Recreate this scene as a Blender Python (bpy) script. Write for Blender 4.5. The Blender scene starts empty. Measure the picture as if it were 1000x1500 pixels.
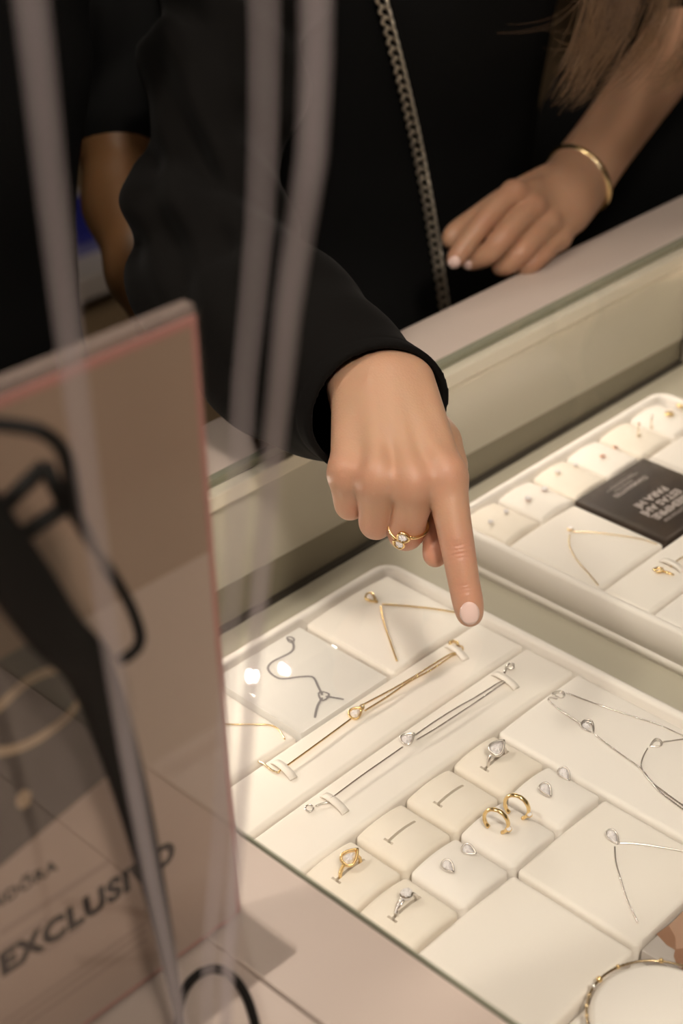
import bpy, bmesh, math, random
import numpy as np
from mathutils import Vector, Matrix

random.seed(7)
rng = np.random.default_rng(7)
scene = bpy.context.scene
COL = scene.collection

# ------------------------------------------------------------------ camera
F_PX = 2401.0
RC = np.array([[0.6992634303701885, -0.714539583157067, -0.021536922914880685],
               [-0.3911710793550932, -0.35724409426743464, -0.8481520169092398],
               [0.5983442500961197, 0.6015063102019504, -0.5293149508224255]])   # rows: right, down, forward
CAM = np.array([-0.4799, -0.4813, 1.5729])
cam_data = bpy.data.cameras.new('camera')
cam = bpy.data.objects.new('camera', cam_data)
COL.objects.link(cam)
cam_data.sensor_fit = 'HORIZONTAL'
cam_data.sensor_width = 24.0
cam_data.lens = F_PX / 1000 * 24.0
cam_data.clip_start = 0.02
m = Matrix.Identity(4)
for i in range(3):
    m[i][0] = RC[0][i]; m[i][1] = -RC[1][i]; m[i][2] = -RC[2][i]; m[i][3] = CAM[i]
cam.matrix_world = m
cam_data.dof.use_dof = True
cam_data.dof.focus_distance = 1.02
cam_data.dof.aperture_fstop = 5.8
scene.camera = cam

# ------------------------------------------------------------------ world, exposure
world = bpy.data.worlds.new('world'); scene.world = world
world.use_nodes = True
bg = world.node_tree.nodes['Background']
bg.inputs[0].default_value = (1.0, 0.88, 0.77, 1); bg.inputs[1].default_value = 0.03
vs = scene.view_settings
vs.view_transform = 'Standard'; vs.look = 'None'; vs.gamma = 1.0; vs.use_curve_mapping = False
vs.exposure = -0.78
WARM = (1.0, 0.865, 0.745)

# (name, position, aim, watts, spot degrees, disc radius)
LAMPS = [
    ('twin', (1.650, 1.990, 2.90), (0.15, 0.05, 0.9), 7, 50, 0.006),
    ('twin', (1.727, 1.952, 2.90), (0.45, 0.05, 0.9), 7, 50, 0.006),
    ('over', (-0.80, -1.30, 2.90), (0.25, 0.06, 0.9), 108, 21, 0.12),
    ('side', (-1.15, 0.40, 2.90), (0.24, 0.04, 0.9), 14, 25, 0.10),  # fill spot added to thin out the sleeve's shadow
    ('behind', (0.75, 1.30, 2.90), (0.35, 0.1, 0.95), 4, 36, 0.06),
]
ADDED_LEDS = [(-0.06, 0.14, 0.62), (0.30, 0.745, 0.62)]      # added strips inside the case, split to stay out of reflections: x range, watts
# unseen ceiling panels added for soft fill light: centre, size, watts
FILL_PANELS = [((0.05, -0.55, 2.96), (1.0, 0.8), 12), ((-1.1, -1.1, 2.96), (1.0, 0.8), 5)]

# ------------------------------------------------------------------ pixel helpers (1000 x 1500 frame)
def ray(x, y):
    return RC.T @ np.array([(x - 500) / F_PX, (y - 750) / F_PX, 1.0])
def PZ(x, y, z):
    d = ray(x, y); return CAM + d * ((z - CAM[2]) / d[2])
def PY(x, y, Y):
    d = ray(x, y); return CAM + d * ((Y - CAM[1]) / d[1])
def PD(x, y, dep):
    return CAM + ray(x, y) * dep

# ------------------------------------------------------------------ materials
MATS = {}
def mat(name, color, rough=0.5, metal=0.0, noise=None, bump=None, spec=None, emit=None, coat=0.0, sss=0.0, sheen=0.0, trans=0.0, ior=None):
    """noise=(scale, amount, second colour), bump=(scale, strength, distance)"""
    if name in MATS: return MATS[name]
    M = bpy.data.materials.new(name); M.use_nodes = True
    nt = M.node_tree; b = nt.nodes['Principled BSDF']
    b.inputs['Base Color'].default_value = (*color, 1)
    b.inputs['Roughness'].default_value = rough
    b.inputs['Metallic'].default_value = metal
    if spec is not None: b.inputs['Specular IOR Level'].default_value = spec
    if ior: b.inputs['IOR'].default_value = ior
    b.inputs['Coat Weight'].default_value = coat
    b.inputs['Transmission Weight'].default_value = trans
    if sheen:
        b.inputs['Sheen Weight'].default_value = sheen; b.inputs['Sheen Roughness'].default_value = 0.4
    if sss:
        b.inputs['Subsurface Weight'].default_value = sss
        b.inputs['Subsurface Radius'].default_value = (0.006, 0.0025, 0.0012); b.inputs['Subsurface Scale'].default_value = 1.0
    if emit:
        b.inputs['Emission Color'].default_value = (*emit[0], 1); b.inputs['Emission Strength'].default_value = emit[1]
    tc = nt.nodes.new('ShaderNodeTexCoord')
    if noise:
        n = nt.nodes.new('ShaderNodeTexNoise'); n.inputs['Scale'].default_value = noise[0]; n.inputs['Detail'].default_value = 4
        nt.links.new(tc.outputs['Object'], n.inputs['Vector'])
        r = nt.nodes.new('ShaderNodeMapRange'); r.inputs[1].default_value = 0.3; r.inputs[2].default_value = 0.7; r.inputs[4].default_value = noise[1]
        nt.links.new(n.outputs['Fac'], r.inputs[0])
        mx = nt.nodes.new('ShaderNodeMix'); mx.data_type = 'RGBA'
        mx.inputs[6].default_value = (*color, 1); mx.inputs[7].default_value = (*noise[2], 1)
        nt.links.new(r.outputs[0], mx.inputs[0]); nt.links.new(mx.outputs[2], b.inputs['Base Color'])
    if bump:
        n = nt.nodes.new('ShaderNodeTexNoise'); n.inputs['Scale'].default_value = bump[0]; n.inputs['Detail'].default_value = 3
        nt.links.new(tc.outputs['Object'], n.inputs['Vector'])
        bp = nt.nodes.new('ShaderNodeBump'); bp.inputs['Strength'].default_value = bump[1]; bp.inputs['Distance'].default_value = bump[2]
        nt.links.new(n.outputs['Fac'], bp.inputs['Height']); nt.links.new(bp.outputs[0], b.inputs['Normal'])
    MATS[name] = M
    return M

def clear_mat(name, tint, rough=0.02, ior=1.5, haze=None):
    """clear sheet: transparent body with a Fresnel reflection; haze=(amount, colour) for slightly milky plastic"""
    M = bpy.data.materials.new(name); M.use_nodes = True
    nt = M.node_tree; nt.nodes.clear()
    out = nt.nodes.new('ShaderNodeOutputMaterial'); mx = nt.nodes.new('ShaderNodeMixShader')
    lw = nt.nodes.new('ShaderNodeLayerWeight'); lw.inputs[0].default_value = 0.5
    pw = nt.nodes.new('ShaderNodeMath'); pw.operation = 'POWER'; pw.inputs[1].default_value = 5
    fr = nt.nodes.new('ShaderNodeMath'); fr.operation = 'MULTIPLY_ADD'; r0 = ((ior-1)/(ior+1))**2
    fr.inputs[1].default_value = 1-r0; fr.inputs[2].default_value = r0
    nt.links.new(lw.outputs['Facing'], pw.inputs[0]); nt.links.new(pw.outputs[0], fr.inputs[0])
    tr = nt.nodes.new('ShaderNodeBsdfTransparent'); tr.inputs[0].default_value = (*tint, 1)
    gl = nt.nodes.new('ShaderNodeBsdfGlossy'); gl.inputs['Roughness'].default_value = rough
    body = tr.outputs[0]
    if haze:
        df = nt.nodes.new('ShaderNodeBsdfDiffuse'); df.inputs[0].default_value = (*haze[1], 1)
        m2 = nt.nodes.new('ShaderNodeMixShader'); m2.inputs[0].default_value = haze[0]
        nt.links.new(tr.outputs[0], m2.inputs[1]); nt.links.new(df.outputs[0], m2.inputs[2]); body = m2.outputs[0]
    nt.links.new(fr.outputs[0], mx.inputs[0]); nt.links.new(body, mx.inputs[1]); nt.links.new(gl.outputs[0], mx.inputs[2])
    nt.links.new(mx.outputs[0], out.inputs[0])
    MATS[name] = M
    return M

CREAM = mat('cream_leather', (0.865, 0.815, 0.76), 0.55, noise=(18, 0.5, (0.845, 0.785, 0.715)), bump=(900, 0.12, 0.0004), spec=0.3)
SUEDE = mat('cream_suede', (0.85, 0.785, 0.70), 0.75, noise=(60, 0.7, (0.81, 0.735, 0.64)), bump=(1500, 0.15, 0.0004), spec=0.15)
WHITE_PAD = mat('white_leather', (0.865, 0.82, 0.775), 0.5, noise=(12, 0.4, (0.845, 0.79, 0.735)), bump=(900, 0.1, 0.0004), spec=0.3)
TRAYM = mat('tray_leather', (0.84, 0.795, 0.75), 0.45, noise=(30, 0.3, (0.82, 0.77, 0.72)), bump=(800, 0.1, 0.0004), spec=0.35)
LAMINATE = mat('counter_laminate', (0.55, 0.46, 0.40), 0.35, noise=(4, 0.25, (0.52, 0.43, 0.37)), spec=0.4)
CASEFLOOR = mat('case_floor_grey', (0.46, 0.43, 0.35), 0.35, noise=(6, 0.4, (0.43, 0.40, 0.32)), spec=0.4)
PANEL = mat('case_panel', (0.57, 0.53, 0.445), 0.18, noise=(3, 0.4, (0.54, 0.50, 0.415)), spec=0.6)
SKIRT = mat('case_skirting', (0.27, 0.24, 0.18), 0.25, noise=(5, 0.4, (0.24, 0.21, 0.155)), spec=0.5)
TRIM = mat('case_trim', (0.80, 0.73, 0.61), 0.3, spec=0.5)
GLASSEDGE = mat('glass_edge_green', (0.27, 0.27, 0.20), 0.15, spec=0.6)
GLASS = clear_mat('clear_glass', (0.985, 0.99, 0.98), 0.0)
ACRYLIC = clear_mat('clear_acrylic', (0.99, 0.985, 0.98), 0.01, 1.49)
GOLD = mat('gold', (0.93, 0.70, 0.36), 0.24, 1.0)
GOLDW = mat('warm_pale_gold', (0.92, 0.76, 0.50), 0.25, 1.0)
SILVER = mat('silver', (0.82, 0.79, 0.76), 0.25, 1.0)
STONE = mat('clear_stone', (0.93, 0.90, 0.92), 0.08, 0.12, spec=1.0)
STEEL = mat('dark_steel', (0.72, 0.64, 0.52), 0.30, 0.75)
BLACKCLOTH = mat('black_cloth', (0.0042, 0.0035, 0.003), 0.9, bump=(700, 0.25, 0.0006), spec=0.12, sheen=0.02)
BLACKKNIT = mat('black_knit', (0.006, 0.006, 0.006), 0.9, bump=(300, 0.3, 0.001), spec=0.15)
BLACKPL = mat('black_plastic', (0.008, 0.007, 0.006), 0.6, spec=0.15)
SLIT = mat('slit_shadow_fabric', (0.30, 0.22, 0.14), 0.9)

# ------------------------------------------------------------------ mesh helpers
class MB:
    def __init__(s): s.v = []; s.f = []
    def add(s, vs, fs):
        o = len(s.v); s.v += [tuple(map(float, p)) for p in vs]; s.f += [tuple(i + o for i in q) for q in fs]; return s
    def box(s, lo, hi):
        x0, y0, z0 = lo; x1, y1, z1 = hi
        return s.add([(x0,y0,z0),(x1,y0,z0),(x1,y1,z0),(x0,y1,z0),(x0,y0,z1),(x1,y0,z1),(x1,y1,z1),(x0,y1,z1)],
                     [(0,3,2,1),(4,5,6,7),(0,1,5,4),(1,2,6,5),(2,3,7,6),(3,0,4,7)])
    def prism(s, poly, z0, z1):
        n = len(poly)
        return s.add([(x,y,z0) for x,y in poly] + [(x,y,z1) for x,y in poly],
                     [tuple(range(n-1,-1,-1)), tuple(range(n,2*n))] + [(i,(i+1)%n,(i+1)%n+n,i+n) for i in range(n)])
    def tube(s, pts, rad, sides=8, closed=False, flat=1.0, upv=None, mod=None):
        pts = [np.array(p, float) for p in pts]; n = len(pts)
        if n < 2: return s
        rads = [rad] * n if np.isscalar(rad) else list(rad)
        T = []
        for i in range(n):
            a = pts[(i-1) % n] if (closed or i > 0) else pts[i]; b = pts[(i+1) % n] if (closed or i < n-1) else pts[i]
            t = b - a; T.append(t / (np.linalg.norm(t) + 1e-12))
        u = np.array(upv, float) if upv is not None else (np.array([0,0,1.0]) if abs(T[0][2]) < 0.9 else np.array([1.0,0,0]))
        vs = []
        for i in range(n):
            if upv is not None: u = np.array(upv, float)
            u = u - T[i] * (u @ T[i]); u /= np.linalg.norm(u) + 1e-12
            w = np.cross(T[i], u)
            for k in range(sides):
                a = 2 * math.pi * k / sides
                vs.append(pts[i] + rads[i] * (math.cos(a) * w + math.sin(a) * u * flat))
        fs = []
        for i in range(n if closed else n - 1):
            j = (i + 1) % n
            for k in range(sides):
                l = (k + 1) % sides
                fs.append((i*sides+k, i*sides+l, j*sides+l, j*sides+k))
        if not closed:
            fs.append(tuple(range(sides-1, -1, -1))); fs.append(tuple((n-1)*sides+k for k in range(sides)))
        return s.add(vs, fs)
    def lathe(s, prof, center, sides=24, axis=None):
        """prof: (radius, height) pairs, axis +Z"""
        c = np.array(center, float); vs = []; n = len(prof)
        for r, h in prof:
            for k in range(sides):
                a = 2*math.pi*k/sides; vs.append(c + np.array([r*math.cos(a), r*math.sin(a), h]))
        fs = [(i*sides+k, i*sides+(k+1)%sides, (i+1)*sides+(k+1)%sides, (i+1)*sides+k) for i in range(n-1) for k in range(sides)]
        fs.append(tuple(range(sides-1,-1,-1))); fs.append(tuple((n-1)*sides+k for k in range(sides)))
        return s.add(vs, fs)
    def xf(s, M):
        s.v = [tuple(M @ Vector(p)) for p in s.v]; return s
    def build(s, name, material, parent=None, smooth=False, bevel=0.0, seg=2, origin=None):
        me = bpy.data.meshes.new(name)
        me.from_pydata(s.v, [], s.f); me.update()
        if bevel:
            bm = bmesh.new(); bm.from_mesh(me)
            bmesh.ops.recalc_face_normals(bm, faces=bm.faces)
            bmesh.ops.bevel(bm, geom=[e for e in bm.edges if e.calc_face_angle(0) > 0.5], offset=bevel, segments=seg, affect='EDGES', profile=0.5, clamp_overlap=True)
            bm.to_mesh(me); bm.free()
        else:
            bm = bmesh.new(); bm.from_mesh(me); bmesh.ops.recalc_face_normals(bm, faces=bm.faces); bm.to_mesh(me); bm.free()
        return link_mesh(name, me, material, parent, smooth, origin)

def link_mesh(name, me, material, parent=None, smooth=False, origin=None):
    if material: me.materials.append(material)
    if smooth:
        me.polygons.foreach_set('use_smooth', [True] * len(me.polygons))
    o = bpy.data.objects.new(name, me); COL.objects.link(o)
    if origin is not None:
        me.transform(Matrix.Translation(-Vector(origin))); o.location = origin
    if parent:
        o.parent = parent
        o.matrix_parent_inverse = parent.matrix_world.inverted() if False else Matrix.Translation(-parent.location)
    return o

def tag(o, label=None, cat=None, group=None, kind=None):
    if label: o['label'] = label
    if cat: o['category'] = cat
    if group: o['group'] = group
    if kind: o['kind'] = kind
    return o
def empty(name, loc, label, cat, group=None):
    o = bpy.data.objects.new(name, None); COL.objects.link(o); o.location = loc; o.empty_display_size = 0.02
    return tag(o, label, cat, group)

def spline(pts, n=60, closed=False):
    """Catmull-Rom through pts"""
    P = [np.array(p, float) for p in pts]; N = len(P); out = []
    segs = N if closed else N - 1
    per = max(2, n // segs)
    for i in range(segs):
        if closed: p0, p1, p2, p3 = P[(i-1)%N], P[i], P[(i+1)%N], P[(i+2)%N]
        else: p0, p1, p2, p3 = P[max(i-1,0)], P[i], P[i+1], P[min(i+2,N-1)]
        for k in range(per):
            t = k / per
            out.append(0.5*((2*p1)+(-p0+p2)*t+(2*p0-5*p1+4*p2-p3)*t*t+(-p0+3*p1-3*p2+p3)*t**3))
    if not closed: out.append(P[-1])
    return out
def resample(pts, step, closed=False):
    P = np.array(pts, float)
    if closed: P = np.vstack([P, P[:1]])
    L = np.concatenate([[0], np.cumsum(np.linalg.norm(np.diff(P, axis=0), axis=1))])
    n = max(2, int(L[-1] / step) + 1)
    s = np.linspace(0, L[-1], n)
    return np.stack([np.interp(s, L, P[:, k]) for k in range(3)], 1)

# ================================================================== THE SETTING
H = 0.985          # counter top
CF = 0.855         # floor of the display case
YW = 0.284         # inner face of the case's far panel
fl = MB().box((-4, -4, -0.05), (6, 6, 0.0)).build('floor', mat('store_floor', (0.30, 0.21, 0.12), 0.45, noise=(3, 0.4, (0.25, 0.17, 0.10)))); tag(fl, 'tan shop floor', 'floor', kind='structure')
cl = MB().box((-4, -4, 3.0), (6, 6, 3.05)).build('ceiling', mat('store_ceiling', (0.55, 0.48, 0.41), 0.8)); tag(cl, 'dark shop ceiling', 'ceiling', kind='structure')
wb = MB().box((-4, 5.0, 0.0), (6, 5.1, 3.0)).build('wall_back', mat('store_wall', (0.045, 0.032, 0.022), 0.7)); tag(wb, 'dark brown wall behind the customers', 'wall', kind='structure')
wr = MB().box((5.0, -4, 0.0), (5.1, 5.0, 3.0)).build('wall_right', MATS['store_wall']); tag(wr, 'dark brown side wall of the shop', 'wall', kind='structure')

# display counter (ledge, case, glass)
ctr = empty('display_counter', (0.4, 0.0, 0.0), 'long cream display counter with a glass-topped jewellery case', 'counter')
MB().box((-0.95, 0.290, 0.965), (1.9, 0.3505, H)).build('ledge', LAMINATE, ctr, True, bevel=0.004, seg=3)
MB().box((-0.95, 0.300, 0.0), (1.9, 0.338, 0.965)).build('front_panel', LAMINATE, ctr)
MB().box((-0.0735, 0.2835, 0.979), (0.757, 0.2895, 0.985)).build('glass_rim', GLASSEDGE, ctr)
MB().box((-0.0735, 0.2745, 0.9655), (0.757, 0.2995, 0.9785)).build('trim_strip', TRIM, ctr, bevel=0.0015)
# LED strips added under the trim to brighten the trays and the metal
for lx0, lx1, lw_ in ADDED_LEDS:
    MB().box((lx0, 0.2785, 0.9640), (lx1, 0.2830, 0.9654)).build('added_led_strip', mat('added_led_diffuser', (0.9,0.9,0.9), 0.5, emit=((1.0,0.88,0.77), 0.4)), ctr)
    LD = bpy.data.lights.new('added_led_light', 'AREA'); LD.shape = 'RECTANGLE'; LD.size, LD.size_y = lx1-lx0, 0.004; LD.energy = lw_; LD.color = WARM
    lo_ = bpy.data.objects.new('added_led_light', LD); COL.objects.link(lo_); lo_.location = ((lx0+lx1)/2, 0.2776, 0.9640); lo_.rotation_euler = (math.radians(-76), 0, 0)
    lo_.parent = ctr; lo_.matrix_parent_inverse = Matrix.Translation(-ctr.location)
MB().add([(-0.07,0.2835,0.896),(0.745,0.2835,0.881),(0.745,0.2835,0.9655),(-0.07,0.2835,0.9655),(-0.07,0.2995,0.896),(0.745,0.2995,0.881),(0.745,0.2995,0.9655),(-0.07,0.2995,0.9655)],
         [(0,1,2,3),(7,6,5,4),(0,4,5,1),(1,5,6,2),(2,6,7,3),(3,7,4,0)]).build('back_panel', PANEL, ctr)
MB().box((-0.07, 0.2855, CF), (0.745, 0.2995, 0.8975)).build('skirting', SKIRT, ctr)
MB().box((-0.07, 0.2800, CF), (0.745, 0.2853, CF+0.003)).build('shadow_gap', mat('gap_dark', (0.035,0.028,0.020), 0.6), ctr)
MB().box((-0.0735, -0.60, CF-0.02), (0.757, 0.2995, CF)).build('case_floor', CASEFLOOR, ctr)
MB().box((0.745, -0.60, CF), (0.757, 0.282, 0.9785)).build('end_panel', PANEL, ctr)
MB().box((-0.0735, -0.606, CF), (0.757, -0.60, 0.9785)).build('near_panel', PANEL, ctr)
MB().box((-0.0735, -0.60, 0.0), (0.757, 0.2995, CF-0.02)).build('base_cabinet', LAMINATE, ctr)
MB().box((-0.0725, -0.606, 0.9835), (0.757, 0.2833, H)).build('glass_top', GLASS, ctr)
MB().box((-0.0742, -0.606, 0.9785), (-0.0727, 0.2833, H+0.0002)).build('glass_edge', GLASSEDGE, ctr)

# side counter with the sign (two slabs meeting at a joint)
sc_ = empty('side_counter', (-0.5, 0.0, 0.0), 'plain pinkish cream counter beside the glass case', 'counter')
a_ = PZ(328, 1393, H); b_ = PZ(470, 1500, H); d_ = (b_ - a_) / (b_[1] - a_[1])
def jx(y): return float(a_[0] + d_[0] * (y - a_[1]))
j0, j1 = 0.05, -0.60
MB().prism([(-0.0755, -0.60), (-0.0755, 0.2895), (-0.95, 0.2895), (-0.95, j0), (jx(j0), j0), (jx(j1), j1)] if False else
           [(jx(j1)+0.0008, j1), (-0.0755, -0.60), (-0.0755, j0), (jx(j0)+0.0008, j0)], 0.965, H).build('top_slab', LAMINATE, sc_, bevel=0.0006)
MB().prism([(-0.95, j1), (jx(j1)-0.0008, j1), (jx(j0)-0.0008, j0), (-0.95, j0)], 0.965, H).build('top_slab', LAMINATE, sc_, bevel=0.0006)
MB().prism([(-0.95, j0+0.0012), (-0.0755, j0+0.0012), (-0.0755, 0.2892), (-0.95, 0.2892)], 0.965, H).build('top_slab', LAMINATE, sc_, bevel=0.0006)
MB().box((-0.95, -0.60, 0.0), (-0.0755, 0.2892, 0.965)).build('body', LAMINATE, sc_)

# ================================================================== TRAYS AND PADS
U = 0.045
def tray(name, x0, x1, y0, y1, z0, zr, label):
    """open leather tray: floor plus rim with rounded corners"""
    t = empty(name, ((x0+x1)/2, (y0+y1)/2, z0), label, 'tray')
    def rr(x0, x1, y0, y1, r, n=8):
        P = []
        for cx, cy, a0 in ((x1-r, y1-r, 0), (x0+r, y1-r, 90), (x0+r, y0+r, 180), (x1-r, y0+r, 270)):
            for k in range(n+1):
                a = math.radians(a0 + 90*k/n); P.append((cx + r*math.cos(a), cy + r*math.sin(a)))
        return P
    prof = [(0.0, z0), (0.0, z0+0.008), (0.0012, z0+0.0085), (0.0, z0+0.009), (0.0, zr-0.003), (0.0012, zr-0.0008), (0.0035, zr), (0.0062, zr-0.0008), (0.0075, zr-0.003), (0.0075, z0+0.004)]
    mb = MB(); vs = []; rings = []
    for ins, z in prof:
        P = rr(x0+ins, x1-ins, y0+ins, y1-ins, max(0.016-ins, 0.004)); rings.append(len(P))
        vs += [(x, y, z) for x, y in P]
    n = rings[0]; fs = []
    for i in range(len(prof)-1):
        for k in range(n): fs.append((i*n+k, i*n+(k+1)%n, (i+1)*n+(k+1)%n, (i+1)*n+k))
    fs.append(tuple(range((len(prof)-1)*n, len(prof)*n))); fs.append(tuple(range(n-1, -1, -1)))
    mb.add(vs, fs).build('tray_shell', TRAYM, t, True)
    return t

def pad_surface(hw, hd, dome, r):
    def z(x, y):
        return dome * (1 - (x/hw)**2) * (1 - 0.35*(y/hd)**2)
    return z
PADS = {}
def pad(key, x0, x1, y0, y1, zt, label, material, dome=0.0025, r=0.0034, slots=(), depth=0.0156, name='jewellery_pad', gap=0.0011, group=None, cat='pad'):
    """pillow pad with rounded shoulders; slots = list of (cx, cy, half length) cut along X with a short cross cut"""
    cx, cy = (x0+x1)/2, (y0+y1)/2; hw, hd = (x1-x0)/2-gap, (y1-y0)/2-gap
    rc = 0.0045
    def axis(h, extra):
        e = [-h, -h+0.0004, -h+0.0012, -h+0.0026, -h+0.0045, -h+r*1.1]
        mid = list(np.linspace(-h+r*1.6, h-r*1.6, max(5, int(h/0.0035))))
        L = sorted(set(np.round(e + mid + [-q for q in e] + extra, 6)))
        return L
    ex, ey = [], []
    for (sx, sy, sl) in slots:
        ex += [sx-sl-0.0009, sx-sl-0.0003, sx-sl+0.0003, sx-sl+0.0007, sx+sl, sx+sl+0.0005]; ey += [sy-0.0036, sy-0.0032, sy-0.0010, sy-0.0008, sy+0.0008, sy+0.0010, sy+0.0032, sy+0.0036]
    X, Y = axis(hw, ex), axis(hd, ey)
    def hz(x, y):
        z = dome * (1 - (x/hw)**2) * (1 - 0.35*(y/hd)**2)
        qx, qy = max(abs(x)-(hw-r), 0), max(abs(y)-(hd-r), 0)
        l = min(math.hypot(qx, qy), r)
        return z + math.sqrt(max(r*r - l*l, 0)) - r
    vs = []; idx = {}
    for i, x in enumerate(X):
        for j, y in enumerate(Y):
            qx, qy = max(abs(x)-(hw-rc), 0), max(abs(y)-(hd-rc), 0); l = math.hypot(qx, qy); px_, py_ = x, y
            if qx > 0 and qy > 0 and l > 0:
                # map the square corner onto a rounded one
                s = max(qx, qy) / l
                px_ = math.copysign(hw-rc+qx*s, x); py_ = math.copysign(hd-rc+qy*s, y)
            z = hz(px_, py_) if True else 0
            for (sx, sy, sl) in slots:
                if abs(y-sy) < 0.00085 and sx-sl-0.0001 <= x <= sx+sl+0.0001: z -= 0.010
                if abs(x-(sx-sl)) < 0.00035 and abs(y-sy) < 0.0033: z -= 0.004
            idx[i, j] = len(vs); vs.append((cx+px_, cy+py_, zt+z))
    fs = [(idx[i,j], idx[i+1,j], idx[i+1,j+1], idx[i,j+1]) for i in range(len(X)-1) for j in range(len(Y)-1)]
    nx, ny = len(X), len(Y)
    per = [(i,0) for i in range(nx)] + [(nx-1,j) for j in range(1,ny)] + [(i,ny-1) for i in range(nx-2,-1,-1)] + [(0,j) for j in range(ny-2,0,-1)]
    base = len(vs)
    for (i,j) in per:
        p = vs[idx[i,j]]; vs.append((p[0], p[1], zt-depth))
    n = len(per)
    fs += [(idx[per[k]], base+k, base+(k+1)%n, idx[per[(k+1)%n]]) for k in range(n)]
    fs.append(tuple(base+k for k in range(n)))
    o = MB().add(vs, fs).build(name, material, None, True, origin=(cx, cy, zt-depth))
    o.data.set_sharp_from_angle(angle=math.radians(48))
    tag(o, label, cat, group)
    PADS[key] = (cx, cy, hw, hd, zt, lambda x, y: zt + hz(x-cx, y-cy))
    return o
def on(key, x, y, lift=0.0):
    """point on a pad below pixel (x, y)"""
    z = PADS[key][4]
    for _ in range(6):
        p = PZ(x, y, z + lift); z = PADS[key][5](p[0], p[1])
        cx, cy, hw, hd, zt, _f = PADS[key]
        if abs(p[0]-cx) > hw or abs(p[1]-cy) > hd: z = zt
    return np.array(PZ(x, y, z + lift))

Z1 = 0.875
tray('jewellery_tray', -0.0095, 0.2795, -0.262, 0.2345, CF, 0.8795, 'white leather tray of cream pads below the pointing finger')
def uv(u0, u1, v0, v1): return (u0*U, u1*U, -v1*U, -v0*U)
S1 = (0.0, 0.0015, 0.0118)
pad('neck_gold', *uv(4, 6, -5, -3), Z1, 'large square cream pad holding the gold drop necklace beside the acrylic block', CREAM, dome=0.003)
pad('neck_left', *uv(0, 2, -5, -3), Z1, 'cream pad behind the sign with a thin gold chain', CREAM, dome=0.003)
pad('br_gold', *uv(0, 6, -3, -2), Z1, 'long cream strip pad carrying the gold bracelet', CREAM, dome=0.003, name='bracelet_pad')
pad('br_silver', *uv(0, 6, -2, -1), Z1, 'long cream strip pad carrying the silver bracelet', CREAM, dome=0.003, name='bracelet_pad')
pad('s_goldring', *uv(0, 1, -1, 0), Z1, 'small suede pad holding the gold ring', SUEDE, dome=0.0045, slots=[S1], name='ring_pad')
pad('s_slot_a', *uv(1, 2, -1, 0), Z1, 'small empty slotted pad beside the gold ring pad', SUEDE, dome=0.0045, slots=[S1], name='ring_pad')
pad('s_slot_b', *uv(2, 3, -1, 0), Z1, 'small empty slotted pad beside the teardrop silver ring pad', SUEDE, dome=0.0045, slots=[S1], name='ring_pad')
pad('s_silring', *uv(3, 4, -1, 0), Z1, 'small suede pad holding the teardrop silver ring', SUEDE, dome=0.0045, slots=[S1], name='ring_pad')
pad('s_twist', *uv(0, 1, 0, 1), Z1, 'small suede pad holding the twisted silver ring with a round stone', SUEDE, dome=0.0045, slots=[S1], name='ring_pad')
pad('s_studs_a', *uv(1, 2, 0, 1), Z1, 'small pad with silver pear studs beside the twisted silver ring pad', WHITE_PAD, dome=0.0045, name='earring_pad')
pad('s_hoops', *uv(2, 3, 0, 1), Z1, 'small pad with two open gold hoops', WHITE_PAD, dome=0.0045, name='earring_pad')
pad('s_studs_b', *uv(3, 4, 0, 1), Z1, 'small pad with silver pear studs beside the three-drop necklace pad', WHITE_PAD, dome=0.0045, name='earring_pad')
pad('neck_three', *uv(4, 6, -1, 3), Z1, 'large cream pad with the silver three-drop necklace', WHITE_PAD, dome=0.002)
pad('neck_y', *uv(2, 4, 1, 3), Z1, 'cream pad with the silver solitaire necklace next to the blank pad', CREAM, dome=0.002)
pad('blank', *uv(0, 2, 1, 3), Z1, 'large empty cream pad at the glass edge', CREAM, dome=0.002)
pad('corner', *uv(0, 2, 3, 5.6), Z1-0.004, 'flat pad under the round bracelet cushion', WHITE_PAD, dome=0.0005, depth=0.0116)
pad('neck_end', *uv(4, 6, 3, 5.6), Z1, 'blank cream pad at the end of the tray below the three-drop necklace', CREAM, dome=0.002)

# ---- tray two
Z2 = 0.886
T2X = 0.3465; V2 = 0.0445
tray('jewellery_tray', T2X-0.0095, T2X+6*V2+0.0095+0.006, -0.262, 0.2305, CF, 0.8905, 'second white leather tray with the dark printed card')
ear = ['small pad with plain round studs at the corner of the second tray', 'pad with round crystal studs and the second studs of its row', 'pad with tiny crystal bow studs, third in its row',
       'pad with small open circle studs touching the dark printed card', 'pad with two standing bar earrings', 'pad with gold knot studs at the far corner of the second tray']
for i in range(6):
    pad('t2e%d' % i, T2X+i*V2, T2X+(i+1)*V2, 0.1725, 0.2215, Z2, ear[i], SUEDE if i % 2 == 0 else CREAM, dome=0.004, name='earring_pad', depth=0.0266)
pad('t2neck', T2X, 0.4310, 0.0840, 0.1725, Z2, 'square cream pad with the fine gold necklace beside the dark card', CREAM, dome=0.002, depth=0.0266)
pad('t2right', T2X+4*V2, T2X+6*V2+0.005, 0.0840, 0.1725, Z2, 'blank cream pad behind the dark printed card', CREAM, dome=0.002, depth=0.0266)
pad('t2brace', T2X, T2X+6*V2+0.005, 0.0395, 0.0840, Z2, 'strip pad of the second tray with a gold bracelet clasp', CREAM, dome=0.002, name='bracelet_pad', depth=0.0266)
pad('t2brace2', T2X, T2X+6*V2+0.005, -0.005, 0.0395, Z2, 'empty strip pad of the second tray', WHITE_PAD, dome=0.002, name='bracelet_pad', depth=0.0266)
pad('t2low', T2X, T2X+6*V2+0.005, -0.25, -0.005, Z2, 'wide pad of the second tray below the strip pads', WHITE_PAD, dome=0.002, name='jewellery_pad', depth=0.0266)

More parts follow.
